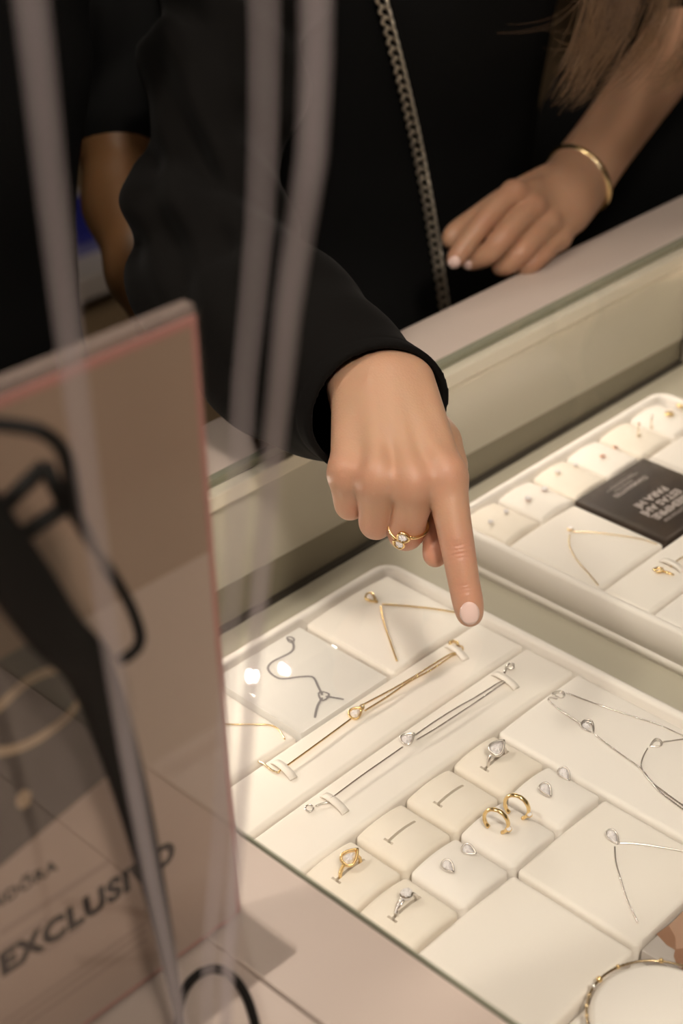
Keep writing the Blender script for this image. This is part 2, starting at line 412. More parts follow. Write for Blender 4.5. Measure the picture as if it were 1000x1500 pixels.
# ================================================================== PRINT HELPERS
def text_mesh(s, size, bold=0.0, spacing=1.0):
    c = bpy.data.curves.new('lettering', 'FONT'); c.body = s; c.size = size; c.offset = bold; c.space_character = spacing
    c.align_x = 'LEFT'; c.resolution_u = 3
    o = bpy.data.objects.new('lettering', c); COL.objects.link(o)
    dg = bpy.context.evaluated_depsgraph_get()
    me = bpy.data.meshes.new_from_object(o.evaluated_get(dg)); bpy.data.objects.remove(o)
    return me
def put_text(s, name, size, origin, xd, yd, width, material, parent, bold=0.0, spacing=1.0, italic=0.0, cap=None):
    me = text_mesh(s, size, bold, spacing)
    co = np.array([v.co[:] for v in me.vertices])
    w = co[:,0].max() - co[:,0].min(); k = (width / w) if width else 1.0
    xd = np.array(xd, float); yd = np.array(yd, float)
    for v in me.vertices:
        x = (v.co[0] - co[:,0].min()) * k; y = v.co[1] * (cap / (0.69*size) if cap else (k if width else 1))
        v.co = np.array(origin) + xd * (x + italic*y) + yd * y
    return link_mesh(name, me, material, parent)

# ================================================================== CARDS AND ACRYLIC BLOCKS
PRINTW = mat('white_print', (0.90, 0.885, 0.86), 0.5)
PRINTGREY = mat('grey_print', (0.33, 0.31, 0.32), 0.5)
# clear block over a white card printed with a silver chain
blk = empty('acrylic_photo_block', (0.1325, 0.180, CF+0.004), 'clear acrylic block showing a printed silver chain on white', 'display block')
bx0, bx1, by0, by1 = 0.0925, 0.1755, 0.1375, 0.2235
MB().box((bx0, by0, 0.8595), (bx1, by1, 0.8755)).build('white_card', PRINTW, blk)
MB().box((bx0-0.0004, by0-0.0004, 0.8759), (bx1+0.0004, by1+0.0004, 0.8835)).build('clear_slab', ACRYLIC, blk, bevel=0.0006, seg=1)
ZC = 0.8758
def crop4(L): return [PZ(320+0.4*x, 820+0.4*y, ZC) for x, y in L]
def printed_chain(pts, r, parent, name, material):
    mb = MB(); P = resample(spline(pts, 80), 0.0011)
    rad = [r*(1.25 if i % 2 else 0.7) for i in range(len(P))]
    mb.tube(P, rad, 6, flat=0.08, upv=(0,0,1)); return mb.build(name, material, parent)
printed_chain(crop4([(250,290),(270,300),(268,335),(195,375),(183,405),(225,435),(300,428),(345,430),(365,465),(380,495)]), 0.00085, blk, 'printed_chain', PRINTGREY)
printed_chain(crop4([(392,500),(425,505),(458,511)]), 0.00085, blk, 'printed_chain', PRINTGREY)
printed_chain(crop4([(380,505),(362,535),(352,578)]), 0.00085, blk, 'printed_chain', PRINTGREY)
printed_chain(crop4([(366,486),(385,484),(404,492),(396,508),(378,515),(368,500),(366,486)]), 0.0007, blk, 'printed_pendant', PRINTGREY)
printed_chain(crop4([(250,285),(262,282),(276,290),(272,302),(258,300),(250,285)]), 0.0007, blk, 'printed_clasp', PRINTGREY)

# lower photo block: print of a hand
blk2 = empty('acrylic_photo_block', (3*U, -4.3*U, CF+0.004), 'clear acrylic block with a printed photo of a hand', 'display block')
hx0, hx1, hy0, hy1 = 2*U+0.0015, 4*U-0.001, -5.5*U, -3*U-0.0015
MB().box((hx0, hy0, 0.8595), (hx1, hy1, 0.8745)).build('photo_card', mat('photo_pale', (0.66, 0.61, 0.58), 0.5), blk2)
SKINP = mat('printed_skin', (0.46, 0.26, 0.17), 0.5, noise=(40, 0.8, (0.36, 0.18, 0.11)))
SKINP2 = mat('printed_skin_light', (0.62, 0.40, 0.29), 0.5)
def flatpoly(L, z, name, material, parent):
    P = [PZ(x, y, z) for x, y in L]
    return MB().add(P, [tuple(range(len(P)))]).build(name, material, parent)
def crop8(L): return [(840+0.16*x, 1320+0.16*y) for x, y in L]
flatpoly(crop8([(755,300),(860,225),(1000,110),(1150,20),(1400,300),(1000,420),(930,450),(850,400)]), 0.8747, 'printed_palm', SKINP, blk2)
flatpoly(crop8([(870,225),(1000,90),(1200,0),(1400,200),(1100,560),(1000,560),(935,430),(930,330)]), 0.8749, 'printed_finger', SKINP2, blk2)
flatpoly(crop8([(930,440),(1010,430),(1080,600),(1000,640),(935,560),(915,500)]), 0.8750, 'printed_thumb', SKINP, blk2)
flatpoly(crop8([(945,575),(985,570),(990,610),(960,615)]), 0.8752, 'printed_nail', mat('printed_nail', (0.75,0.58,0.50), 0.5), blk2)
MB().box((hx0-0.0004, hy0-0.0004, 0.8755), (hx1+0.0004, hy1+0.0004, 0.8825)).build('clear_slab', ACRYLIC, blk2, bevel=0.0006, seg=1)

# dark printed card in the second tray
blk3 = empty('printed_card_block', (0.478, 0.128, CF+0.01), 'dark brown printed card block with white lettering in the second tray', 'display block')
cx0, cx1, cy0, cy1 = 0.4318, 0.5235, 0.0850, 0.1720
CARDM = mat('card_dark', (0.045, 0.035, 0.033), 0.4, noise=(22, 0.8, (0.085, 0.058, 0.040)))
MB().box((cx0, cy0, 0.8597), (cx1, cy1, 0.8875)).build('card', CARDM, blk3)
CT = mat('card_lettering', (0.62, 0.55, 0.53), 0.5)
Zt = 0.8879
def ctext(s, x0, x1, yc, cap, bold=0.0, italic=0.0):
    """one line read from the customers' side: it runs along -X with its letters' tops towards -Y"""
    size = 0.01; w = x0 - x1
    return put_text(s, 'lettering', size, (x0, yc + cap/2, Zt), (-1, 0, 0), (0, -1, 0), w, CT, blk3, bold, 1.0, italic, cap=cap)
ctext('DIAMANTES', 0.4998, 0.4572, 0.1523, 0.0042, 0.0003)
ctext('PANDORA', 0.4875, 0.4632, 0.1575, 0.0026, 0.0001)
MB().box((0.4588, 0.1610, 0.8877), (0.5000, 0.1616, 0.8880)).build('fine_print_line', CT, blk3)
MB().box((0.4650, 0.1630, 0.8877), (0.4960, 0.1635, 0.8880)).build('fine_print_line', CT, blk3)
ctext('PARA MÍ', 0.4965, 0.4555, 0.1308, 0.0066, 0.0005)
ctext('ESTAS AHÍ', 0.5004, 0.4500, 0.1206, 0.0066, 0.0005)
ctext('SIEMPRE', 0.4975, 0.4520, 0.1108, 0.0066, 0.0005)
ctext('Diamante', 0.4900, 0.4545, 0.1020, 0.0046, 0.0, 0.25)
MB().box((cx0-0.0004, cy0-0.0004, 0.8882), (cx1+0.0004, cy1+0.0004, 0.8925)).build('clear_slab', ACRYLIC, blk3, bevel=0.0006, seg=1)

# ================================================================== JEWELLERY
def chain_tube(pts, r, step=0.0006):
    P = resample(spline(pts, 120), step)
    rad = [r*(1.15 if i % 2 else 0.72) for i in range(len(P))]
    return P, rad
def chain(pts, r, name, material, parent, step=0.0009):
    P, rad = chain_tube(pts, r, step)
    return MB().tube(P, rad, 5).build(name, material, parent, True)
def pear_outline(L, Wd, n=20, tip=1.0):
    """teardrop in the XY plane, tip towards +X, centred on the round end's centre"""
    out = []
    for k in range(n):
        a = 2*math.pi*k/n
        x, y = math.cos(a), math.sin(a)
        s = math.sin(a/2)
        out.append((L*0.5*x + (0.08*L if x > 0 else 0)*x, Wd*0.5*y*(abs(s)**tip) * (1.25 if tip else 1)))
    return out
def frame(o, xd, nrm):
    xd = np.array(xd, float); nrm = np.array(nrm, float); nrm /= np.linalg.norm(nrm)
    xd = xd - nrm*(xd@nrm); xd /= np.linalg.norm(xd); yd = np.cross(nrm, xd)
    return lambda p: np.array(o) + xd*p[0] + yd*p[1] + nrm*p[2]
def gem(fr, L, Wd, h, name, parent, n=12, tip=1.0):
    o = pear_outline(L, Wd, n, tip); mb = MB()
    vs = [fr((x, y, 0)) for x, y in o] + [fr((x*(0.66 if k % 2 else 0.5), y*(0.66 if k % 2 else 0.5), h*(0.62 + 0.38*(k % 2)))) for k, (x, y) in enumerate(o)] + [fr((0.04*L, -0.05*Wd, h*0.86))]
    fs = []
    for k in range(n):
        l = (k+1) % n
        fs += [(k, l, n+k), (l, n+l, n+k), (n+k, n+l, 2*n)]
    return mb.add(vs, fs).build(name, STONE, parent)
def pear_setting(c, xd, nrm, L, Wd, metal, parent, tube=0.0007, stone=0.8, tip=1.0, lift=0.0008, name='setting'):
    fr = frame(np.array(c) + np.array(nrm)/np.linalg.norm(nrm)*lift, xd, nrm)
    o = MB().tube([fr((x, y, 0.0005)) for x, y in pear_outline(L, Wd, 22, tip)], tube, 6, closed=True, flat=1.8, upv=nrm).build(name, metal, parent, True)
    MB().tube([fr((x*0.86, y*0.86, -0.0007)) for x, y in pear_outline(L, Wd, 22, tip)], tube*0.9, 6, closed=True, flat=1.5, upv=nrm).build('gallery', metal, o, True)
    if stone:
        gem(lambda p: fr((p[0]-L*0.06, p[1], p[2]+0.0003)), L*stone, Wd*stone, Wd*0.33, 'stone', o, 12, tip)
    return o
UP = np.array([0, 0, 1.0])
def dirpx(key, a, b):
    return on(key, *b) - on(key, *a)

# --- gold drop necklace
t = empty('gold_necklace', on('neck_gold', 543, 876), 'gold drop necklace with a pear stone under the pointing finger', 'necklace')
pear_setting(on('neck_gold', 543, 878), dirpx('neck_gold', (540, 875), (560, 886)), UP+0.25*np.array([-1,-1,0]), 0.0085, 0.0068, GOLD, t, 0.0008, lift=0.0016)
MB().tube([on('neck_gold', 551, 881, 0.001)+0.0012*np.array([math.cos(a), math.sin(a)*0.6, math.sin(a)*0.6]) for a in np.linspace(0, 2*math.pi, 12)[:-1]], 0.0004, 5, True).build('bail', GOLD, t, True)
chain([on('neck_gold', x, y, 0.0008) for x, y in ((559,885),(590,887),(630,891),(662,896),(680,900))], 0.00072, 'chain', GOLD, t)
chain([on('neck_gold', x, y, 0.0008) for x, y in ((557,888),(562,912),(572,942),(581,968))], 0.00072, 'chain', GOLD, t)
# --- thin gold chain on the pad behind the sign
t = empty('gold_chain', on('neck_left', 370, 1062), 'thin gold chain lying on the pad beside the acrylic block', 'necklace')
chain([on('neck_left', x, y, 0.0007) for x, y in ((322,1060),(345,1061),(372,1061),(395,1062),(408,1069),(417,1083))], 0.00055, 'chain', GOLD, t)

def tab(key, p0, p1, w, name, parent, lift=0.004):
    a = on(key, *p0); b = on(key, *p1); d = b-a; L = np.linalg.norm(d); d /= L; s = np.cross(UP, d)
    n = 8; vs = []
    for i in range(n+1):
        t_ = i/n; hgt = lift*math.sin(math.pi*t_)**0.6 + 0.0004
        c = a + d*L*t_ + UP*hgt
        for sx in (-1, 1):
            for hz in (0, 0.0009): vs.append(c + s*sx*w/2 + UP*hz)
    fs = []
    for i in range(n):
        q = 4*i
        fs += [(q+1, q+3, q+7, q+5), (q, q+4, q+6, q+2), (q, q+1, q+5, q+4), (q+2, q+6, q+7, q+3)]
    fs += [(0,2,3,1), (4*n, 4*n+1, 4*n+3, 4*n+2)]
    return MB().add(vs, fs).build(name, CREAM, parent, True)
tab_tags = [('br_gold', (655,947), (682,968), 'small leather tab over the clasp end of the gold bracelet'), ('br_gold', (401,1117), (430,1142), 'small leather tab over the plain end of the gold bracelet'),
            ('br_silver', (723,988), (756,1010), 'small leather tab over the clasp end of the silver bracelet'), ('br_silver', (473,1166), (506,1192), 'small leather tab over the ring end of the silver bracelet'),
            ('t2brace', (968,822), (1000,838), 'small leather tab on the strip pad of the second tray')]
for key, p0, p1, lab in tab_tags:
    o = tab(key, p0, p1, 0.0056, 'leather_tab', None, 0.0026); tag(o, lab, 'tab', 'leather tabs on the strip pads')

# --- gold bracelet
def B(key, L, lift): return [on(key, x, y, lift) for x, y in L]
t = empty('gold_bracelet', on('br_gold', 522, 1047), 'gold slider bracelet with a pear stone on the upper strip pad', 'bracelet')
k = 'br_gold'
chain(B(k, [(668,956),(656,960),(630,976),(608,990),(570,1012),(532,1032)], 0.003), 0.00070, 'chain', GOLD, t)
chain(B(k, [(668,958),(658,963),(630,982),(600,998),(565,1022),(534,1041)], 0.003), 0.00070, 'chain', GOLD, t)
chain(B(k, [(514,1053),(480,1078),(450,1100),(418,1123),(408,1130)], 0.003), 0.00070, 'chain', GOLD, t)
chain(B(k, [(409,1132),(398,1128),(388,1120),(378,1115)], 0.0015), 0.00075, 'extender_chain', GOLDW, t, 0.0014)
pear_setting(on(k, 521, 1048)+UP*0.0016, dirpx(k, (515,1050), (534,1038)), UP+0.3*np.array([-1,-1,0]), 0.0095, 0.0082, GOLD, t, 0.0008)
MB().tube([on(k, 530+3*math.cos(a), 1036+4*math.sin(a), 0.0036) for a in np.linspace(0,2*math.pi,10)[:-1]], 0.0005, 5, True).build('slider_loop', GOLD, t, True)
cl_ = MB().tube([on(k, x, y, 0.0018) for x, y in ((658,941),(664,939),(670,941),(671,946),(665,947),(659,944))], 0.0011, 6, True).build('clasp', GOLD, t, True)
MB().tube([on(k, 674+4*math.cos(a), 950+4*math.sin(a), 0.0016) for a in np.linspace(0,2*math.pi,10)[:-1]], 0.0006, 5, True).build('jump_ring', GOLD, cl_, True)
MB().tube([on(k, 678, 955, 0.0016), on(k, 676, 960, 0.0012)], 0.0008, 6).build('clasp_end', GOLD, cl_, True)
# --- silver bracelet
t = empty('silver_bracelet', on('br_silver', 597, 1086), 'silver slider bracelet with a pear stone on the lower strip pad', 'bracelet')
k = 'br_silver'
chain(B(k, [(738,997),(729,1001),(700,1019),(665,1039),(635,1058),(608,1077)], 0.003), 0.00062, 'chain', SILVER, t)
chain(B(k, [(740,999),(732,1004),(705,1023),(672,1045),(640,1066),(610,1084)], 0.003), 0.00062, 'chain', SILVER, t)
chain(B(k, [(590,1094),(560,1115),(530,1136),(491,1165),(482,1172)], 0.003), 0.00062, 'chain', SILVER, t)
chain(B(k, [(482,1175),(472,1177),(462,1181)], 0.0018), 0.00075, 'extender_chain', SILVER, t, 0.0014)
MB().tube([on(k, 453+6*math.cos(a), 1184+5*math.sin(a), 0.0012) for a in np.linspace(0,2*math.pi,14)[:-1]], 0.0006, 5, True).build('end_ring', SILVER, t, True)
pear_setting(on(k, 597, 1086)+UP*0.0016, dirpx(k, (592,1090), (610,1079)), UP+0.3*np.array([-1,-1,0]), 0.0092, 0.0082, SILVER, t, 0.0008)
cl_ = MB().tube([on(k, x, y, 0.002) for x, y in ((741,977),(746,972),(752,973),(752,978),(747,980))], 0.0009, 6, True).build('clasp', SILVER, t, True)
MB().tube(B(k, [(741,979),(738,986),(738,994)], 0.002), [0.0009,0.0011,0.0009], 6).build('clasp_end', SILVER, cl_, True)

# --- three-drop necklace
t = empty('silver_necklace', on('neck_three', 861, 1067), 'silver chain necklace with three teardrops on the large pad', 'necklace')
k = 'neck_three'
chain(B(k, [(816,1024),(806,1022),(804,1027),(827,1045),(850,1060)], 0.0008), 0.00062, 'chain', SILVER, t)
chain(B(k, [(829,1015),(878,1033),(928,1050),(965,1062),(1000,1078),(1035,1092)], 0.0008), 0.00062, 'chain', SILVER, t)
chain(B(k, [(872,1077),(905,1102),(939,1127),(964,1158),(1000,1186),(1025,1206)], 0.0008), 0.00062, 'chain', SILVER, t)
chain(B(k, [(948,1096),(941,1110),(939,1124),(950,1142),(975,1162),(1000,1180),(1030,1200)], 0.0008), 0.00062, 'chain', SILVER, t)
chain(B(k, [(969,1087),(985,1085),(1000,1083),(1030,1080)], 0.0008), 0.00062, 'chain', SILVER, t)
pear_setting(on(k, 818, 1019), dirpx(k, (826,1020), (810,1019)), UP+0.2*np.array([-1,-1,0]), 0.0078, 0.0058, SILVER, t, 0.00055, stone=0, name='drop_frame')
pear_setting(on(k, 861, 1066), dirpx(k, (855,1060), (870,1076)), UP+0.2*np.array([-1,-1,0]), 0.0105, 0.0085, SILVER, t, 0.00065, stone=0.0, name='drop_frame')
gem(frame(on(k, 858, 1063, 0.0012), dirpx(k, (855,1060), (870,1076)), UP), 0.0052, 0.0052, 0.0018, 'stone', t, 12, 0)
pear_setting(on(k, 960, 1091), dirpx(k, (966,1088), (950,1094)), UP+0.2*np.array([-1,-1,0]), 0.0080, 0.0062, SILVER, t, 0.00055, stone=0, name='drop_frame')
# --- solitaire necklace
t = empty('solitaire_necklace', on('neck_y', 897, 1228), 'silver solitaire necklace hanging in a V on the pad', 'necklace')
k = 'neck_y'
pear_setting(on(k, 897, 1228), dirpx(k, (891,1220), (906,1238)), UP+0.3*np.array([-1,-1,0]), 0.0105, 0.0066, SILVER, t, 0.0007)
chain(B(k, [(906,1235),(930,1236),(955,1239),(1000,1247),(1040,1257)], 0.0008), 0.0006, 'chain', SILVER, t)
chain(B(k, [(900,1240),(901,1258),(905,1276),(916,1312),(927,1338),(934,1352)], 0.0008), 0.0006, 'chain', SILVER, t)

# --- rings standing in slots
def ring(name, key, label, metal, style, dx=0.0, rad=0.0086):
    cx, cy, hw, hd, zt, hz = PADS[key]
    c = np.array([cx+dx, cy+0.0015, zt+0.0038])
    t = empty(name, (cx, cy, zt), label, 'ring')
    n = 48
    if style == 'twist':
        for ph in (0, math.pi):
            P = [c + np.array([rad*math.cos(a), 0.0009*math.sin(7*a/2*1.0+ph), (rad+0.0004*math.cos(3.5*a+ph))*math.sin(a)]) for a in np.linspace(0, 2*math.pi, n+1)[:-1]]
            MB().tube(P, 0.00100, 6, True).build('band', metal, t, True)
        for a in np.linspace(math.radians(112), math.radians(165), 9):
            p = c + np.array([(rad+0.0009)*math.cos(a), 0, (rad+0.0009)*math.sin(a)])
            gem(frame(p, (0,1,0), (math.cos(a),0,math.sin(a))), 0.0012, 0.0012, 0.0005, 'pave_stone', t, 8, 0)
        top = c + UP*(rad+0.0016)
        gem(frame(top, (1,0,0), (-0.25,-0.35,1)), 0.0074, 0.0074, 0.0026, 'stone', t, 12, 0)
        MB().lathe([(0.0016,-0.0024),(0.0037,0.0001),(0.0040,0.0007)], top, 16).build('setting', metal, t, True)
    else:
        if style == 'pear':
            P = [c + np.array([rad*math.cos(a), 0, rad*math.sin(a)]) for a in np.linspace(math.radians(125), math.radians(415), n)]
            MB().tube(P, 0.0012, 6).build('band', metal, t, True)
            xd = (1, 0.15, 0.25)
            for s in (-1, 1):
                a0 = c + np.array([rad*math.cos(math.radians(125)), 0, rad*math.sin(math.radians(125))])
                MB().tube([a0, a0+np.array([0.002,0.0006*s,0.0014]), a0+np.array([0.0042,0.0024*s,0.0020])], 0.0006, 6).build('shoulder', metal, t, True)
        else:
            P = [c + np.array([rad*math.cos(a), 0, rad*math.sin(a)]) for a in np.linspace(0, 2*math.pi, n+1)[:-1]]
            rads = [0.0012 + 0.00022*math.sin(i*2.6) for i in range(n)]
            MB().tube(P, rads, 6, True).build('band', metal, t, True)
            for a in np.linspace(math.radians(118), math.radians(165), 8):
                MB().lathe([(0.0009,0),(0.0009,0.0006),(0.0004,0.0009)], c+np.array([(rad+0.0006)*math.cos(a),0,(rad+0.0006)*math.sin(a)]), 8).build('bead', metal, t, True)
        pear_setting(c + UP*(rad+0.0006), (1, 0.1, 0), (-0.3,-0.45,1), 0.0112, 0.0090, metal, t, 0.0010, lift=0.0006)
    return t
ring('gold_ring', 's_goldring', 'gold ring with an oval stone standing in a slotted pad', GOLD, 'beaded')
ring('silver_ring', 's_silring', 'silver ring with a teardrop stone standing in a slotted pad', SILVER, 'pear')
ring('silver_ring', 's_twist', 'twisted silver ring with a raised round stone', SILVER, 'twist')

# --- studs
def stud(key, px, tipx, label, L=0.0082, Wd=0.0064, metal=SILVER, group=None, tilt=0.35):
    c = on(key, *px)
    t = empty('stud_earring', c, label, 'earring', group)
    pear_setting(c+UP*0.0016, dirpx(key, px, tipx), UP+tilt*np.array([-1,-1,0]), L, Wd, metal, t, 0.0008)
    MB().tube([c+UP*0.0015, c-UP*0.0], 0.0005, 6).build('post', metal, t)
    return t
stud('s_studs_a', (656,1273), (664,1280), 'silver pear stud beside the twisted silver ring pad, nearer that ring', group='silver pear studs')
stud('s_studs_a', (686,1249), (697,1254), 'silver pear stud beside the twisted silver ring pad, nearer the gold hoops', group='silver pear studs')
stud('s_studs_b', (799,1161), (808,1171), 'silver pear stud on the pad by the three-drop necklace, nearer the gold hoops', group='silver pear studs', L=0.009, Wd=0.007)
stud('s_studs_b', (826,1138), (836,1147), 'silver pear stud on the pad by the three-drop necklace, nearer that necklace', group='silver pear studs', L=0.009, Wd=0.007)

# --- hoops
def hoop(px, label):
    k = 's_hoops'; base = on(k, *px); r = 0.0086
    t = empty('hoop_earring', base, label, 'earring', 'open gold hoops')
    c = base + UP*(r-0.0006)
    xd = np.array([0.28, -1.0, 0]); xd /= np.linalg.norm(xd)
    nrm = np.cross(xd, UP)
    P = [c + xd*r*0.92*math.sin(a) + UP*r*1.02*math.cos(a) for a in np.linspace(math.radians(-143), math.radians(150), 36)]
    rads = [0.00115*(1+0.06*math.sin(i*1.7)) for i in range(36)]
    MB().tube(P, rads, 8, flat=1.35, upv=nrm).build('band', GOLD, t, True)
    s = P[30] + (P[30]-c)*0.10
    st = MB().lathe([(0.0016,-0.0013),(0.0022,0.0),(0.0016,0.0013)], s, 10).build('collet', GOLD, t, True)
    gem(frame(s+np.array([-0.0008,-0.0008,0.0012]), (1,0,0), (-0.6,-0.6,0.5)), 0.003, 0.003, 0.001, 'stone', st, 8, 0)
    return t
hoop((726,1217), 'open gold hoop nearer the empty slotted pads')
hoop((756,1196), 'open gold hoop nearer the silver pear studs')

# --- second tray jewellery
def round_stud(key, px, label, d=0.0045, metal=SILVER, group='studs of the second tray', stone=True):
    c = on(key, *px); t = empty('stud_earring', c, label, 'earring', group)
    MB().lathe([(d*0.22,0.0),(d*0.34,0.0006),(d*0.5,0.0012),(d*0.44,0.0018)], c, 14).build('collet', metal, t, True)
    if stone: gem(frame(c+UP*0.0018, (1,0,0), UP), d*1.02, d*1.02, d*0.42, 'stone', t, 10, 0)
    else: MB().tube([c+UP*0.0012+d*0.5*np.array([math.cos(a), math.sin(a), 0]) for a in np.linspace(0,2*math.pi,14)[:-1]], d*0.13, 6, True).build('hoop', metal, t, True)
    return t
ROSE = mat('rose_gold', (0.75, 0.50, 0.40), 0.22, 1.0)
for key, pa, pb, what, d, mt, st in (
        ('t2e0', (718,767), (741,752), 'tiny violet-white stud on the corner pad of the second tray', 0.0042, SILVER, True),
        ('t2e1', (773,733), (797,719), 'round crystal stud on the second earring pad', 0.0052, ROSE, True),
        ('t2e2', (816,694), (843,684), 'small sparkling stud on the third earring pad', 0.0046, GOLDW, True),
        ('t2e3', (882,670), (900,657), 'small open circle stud next to the dark card', 0.0044, ROSE, False),
        ('t2e5', (980,608), (997,596), 'gold knot stud on the far corner pad', 0.0066, GOLD, False)):
    round_stud(key, pa, what + ', nearer the first tray', d, mt, what, st); round_stud(key, pb, what + ', farther from the first tray', d, mt, what, st)
for (pb, pt, sm, lab) in (((934,640), (923,614), ROSE, 'thin bar earring with a rose bead standing on its pad'), ((953,628), (948,606), SILVER, 'thin bar earring with a silver bead standing on its pad')):
    c = on('t2e4', *pb); t = empty('bar_earring', c, lab, 'earring', 'bar earrings')
    top = c + UP*0.0125
    MB().tube([c, c+UP*0.006, top], 0.00055, 6).build('bar', GOLDW, t, True)
    MB().tube([c+UP*0.0008, c+UP*0.0008+np.array([0.003,-0.001,0])], 0.0006, 6).build('foot', GOLDW, t, True)
    MB().lathe([(0.0006,-0.0012),(0.0014,0),(0.0006,0.0012)], top, 10).build('bead', sm, t, True)
k = 't2neck'
t = empty('fine_gold_necklace', on(k, 835, 777), 'fine gold necklace with a round stone in the second tray', 'necklace')
chain(B(k, [(838,779),(870,780),(905,784),(940,790),(962,797)], 0.0008), 0.00055, 'chain', GOLDW, t)
chain(B(k, [(834,783),(834,800),(846,822),(862,840),(876,857)], 0.0008), 0.00055, 'chain', GOLDW, t)
MB().lathe([(0.0012,0),(0.0026,0.0012),(0.0022,0.002)], on(k,835,777), 14).build('setting', GOLD, t, True)
gem(frame(on(k,835,777)+UP*0.0018, (1,0,0), UP), 0.0042, 0.0042, 0.0014, 'stone', t, 10, 0)
k = 't2brace'
t = empty('gold_bracelet', on(k, 968, 836), 'gold bracelet clasp end on the strip pad of the second tray', 'bracelet')
chain(B(k, [(982,830),(992,821),(1010,810),(1040,792)], 0.002), 0.0006, 'chain', GOLD, t)
MB().tube(B(k, [(957,834),(963,832),(970,833),(970,837),(963,838)], 0.0018), 0.0011, 6, True).build('clasp', GOLD, t, True)
MB().tube(B(k, [(970,836),(978,839),(987,842)], 0.0014), [0.001,0.0012,0.0006], 6).build('clasp_end', GOLD, t, True)

# --- round cushion and bracelet at the end of the first tray
cc = PZ(968, 1490, 0.882)
o = MB().lathe([(0.0, 0.0), (0.0375, 0.0), (0.038, 0.001), (0.038, 0.0085), (0.0365, 0.0105), (0.034, 0.0112), (0.0, 0.0114)][1:], (cc[0], cc[1], 0.8712), 64).build('bracelet_cushion', WHITE_PAD, None, True, origin=(cc[0], cc[1], 0.8712))
tag(o, 'round white bracelet cushion at the end of the tray', 'cushion')
t = empty('beaded_bracelet', (cc[0], cc[1], 0.8725), 'fine gold bracelet laid around the round cushion', 'bracelet')
R_ = 0.0392
chain([(cc[0]+R_*math.cos(a), cc[1]+R_*math.sin(a), 0.8822) for a in np.linspace(0, 2*math.pi*0.98, 60)], 0.0008, 'chain', mat('brown_gold', (0.55,0.42,0.26), 0.25, 1.0), t, 0.0013)
def acush(x, y):
    p = PZ(x, y, 0.8822); return math.atan2(p[1]-cc[1], p[0]-cc[0])
for px_, mt, rr_ in (((894,1445), GOLD, 0.0019), ((886,1453), SILVER, 0.0019), ((920,1434), GOLD, 0.0014), ((968,1427), GOLD, 0.0016), ((876,1462), GOLDW, 0.0012), ((868,1475), GOLDW, 0.0012), ((862,1488), GOLDW, 0.0012)):
    a = acush(*px_); c = np.array([cc[0]+R_*math.cos(a), cc[1]+R_*math.sin(a), 0.8825])
    MB().lathe([(0.0004,-rr_),(rr_*0.75,-rr_*0.6),(rr_,0),(rr_*0.75,rr_*0.6),(0.0004,rr_)], c, 12).build('bead', mt, t, True)

# ================================================================== SIGN
SY = -0.0377; SX0, SX1, SZ1 = -0.330, -0.1135, 1.3085
sg = empty('acrylic_sign', ((SX0+SX1)/2, SY, H), 'brown acrylic table sign with EXCLUSIVO lettering on the counter', 'sign')
SIGN_UP = mat('sign_print_brown', (0.30, 0.205, 0.15), 0.6)
SIGN_LO = mat('sign_print_beige', (0.42, 0.32, 0.265), 0.6)
SIGN_DK = mat('sign_print_dark', (0.105, 0.085, 0.075), 0.6, noise=(14, 0.6, (0.135, 0.11, 0.095)))
PINK = mat('sign_pink_edge', (0.42, 0.19, 0.165), 0.4)
MB().box((SX0, SY-0.0022, H+0.004), (SX1, SY-0.0004, SZ1)).build('front_sheet', ACRYLIC, sg, bevel=0.0004, seg=1)
MB().box((SX0, SY+0.0010, H+0.004), (SX1, SY+0.0080, SZ1+0.002)).build('back_sheet', clear_mat('milky_acrylic', (0.96,0.93,0.91), 0.05, 1.49, (0.35, (0.42,0.33,0.29))), sg, bevel=0.0008, seg=1)
MB().box((SX0+0.003, SY-0.0003, 1.1995), (SX1-0.004, SY+0.0008, SZ1-0.006)).build('insert_upper', SIGN_UP, sg)
MB().box((SX0+0.003, SY-0.0003, H+0.006), (SX1-0.004, SY+0.0008, 1.1993)).build('insert_lower', SIGN_LO, sg)
MB().box((SX0+0.001, SY-0.0003, SZ1-0.0058), (SX1-0.001, SY+0.0008, SZ1-0.0022)).build('pink_edge', PINK, sg)
MB().box((SX1-0.0038, SY-0.0003, H+0.0045), (SX1-0.001, SY+0.0008, SZ1-0.0060)).build('pink_edge', PINK, sg)
MB().box((SX0+0.001, SY-0.0003, H+0.0042), (SX1-0.004, SY+0.0008, H+0.0058)).build('pink_edge', PINK, sg)
MB().box((SX0, SY-0.036, H), (SX1+0.003, SY+0.010, H+0.0038)).build('foot', ACRYLIC, sg, bevel=0.0006, seg=1)
def onsign(L, off): return [PY(x, y, SY-0.0003-off) for x, y in L]
def signpoly(L, off, name, material):
    P = onsign(L, off); return MB().add(P, [tuple(range(len(P)))]).build(name, material, sg)
signpoly([(-120,1330),(0,1270),(165,1130),(152,1040),(140,985),(128,935),(84,918),(0,965),(-120,1020)], 0.00002, 'dark_photo', SIGN_DK)
MB().tube(spline(onsign([(-30,1060),(0,1034),(42,997),(84,980),(118,982),(128,1001),(105,1043),(71,1072),(34,1093),(0,1101),(-40,1100)], 0.00004), 60), 0.0022, 6, flat=0.04, upv=(0,1,0)).build('printed_bangle', mat('printed_gold', (0.42,0.31,0.21), 0.5), sg)
signpoly([(24,1168),(34,1156),(46,1160),(44,1178),(32,1186),(24,1180)], 0.00005, 'printed_ring', MATS['printed_gold'])
INK = mat('sign_ink', (0.028, 0.022, 0.020), 0.6); INK2 = mat('sign_ink_soft', (0.34, 0.255, 0.215), 0.6)
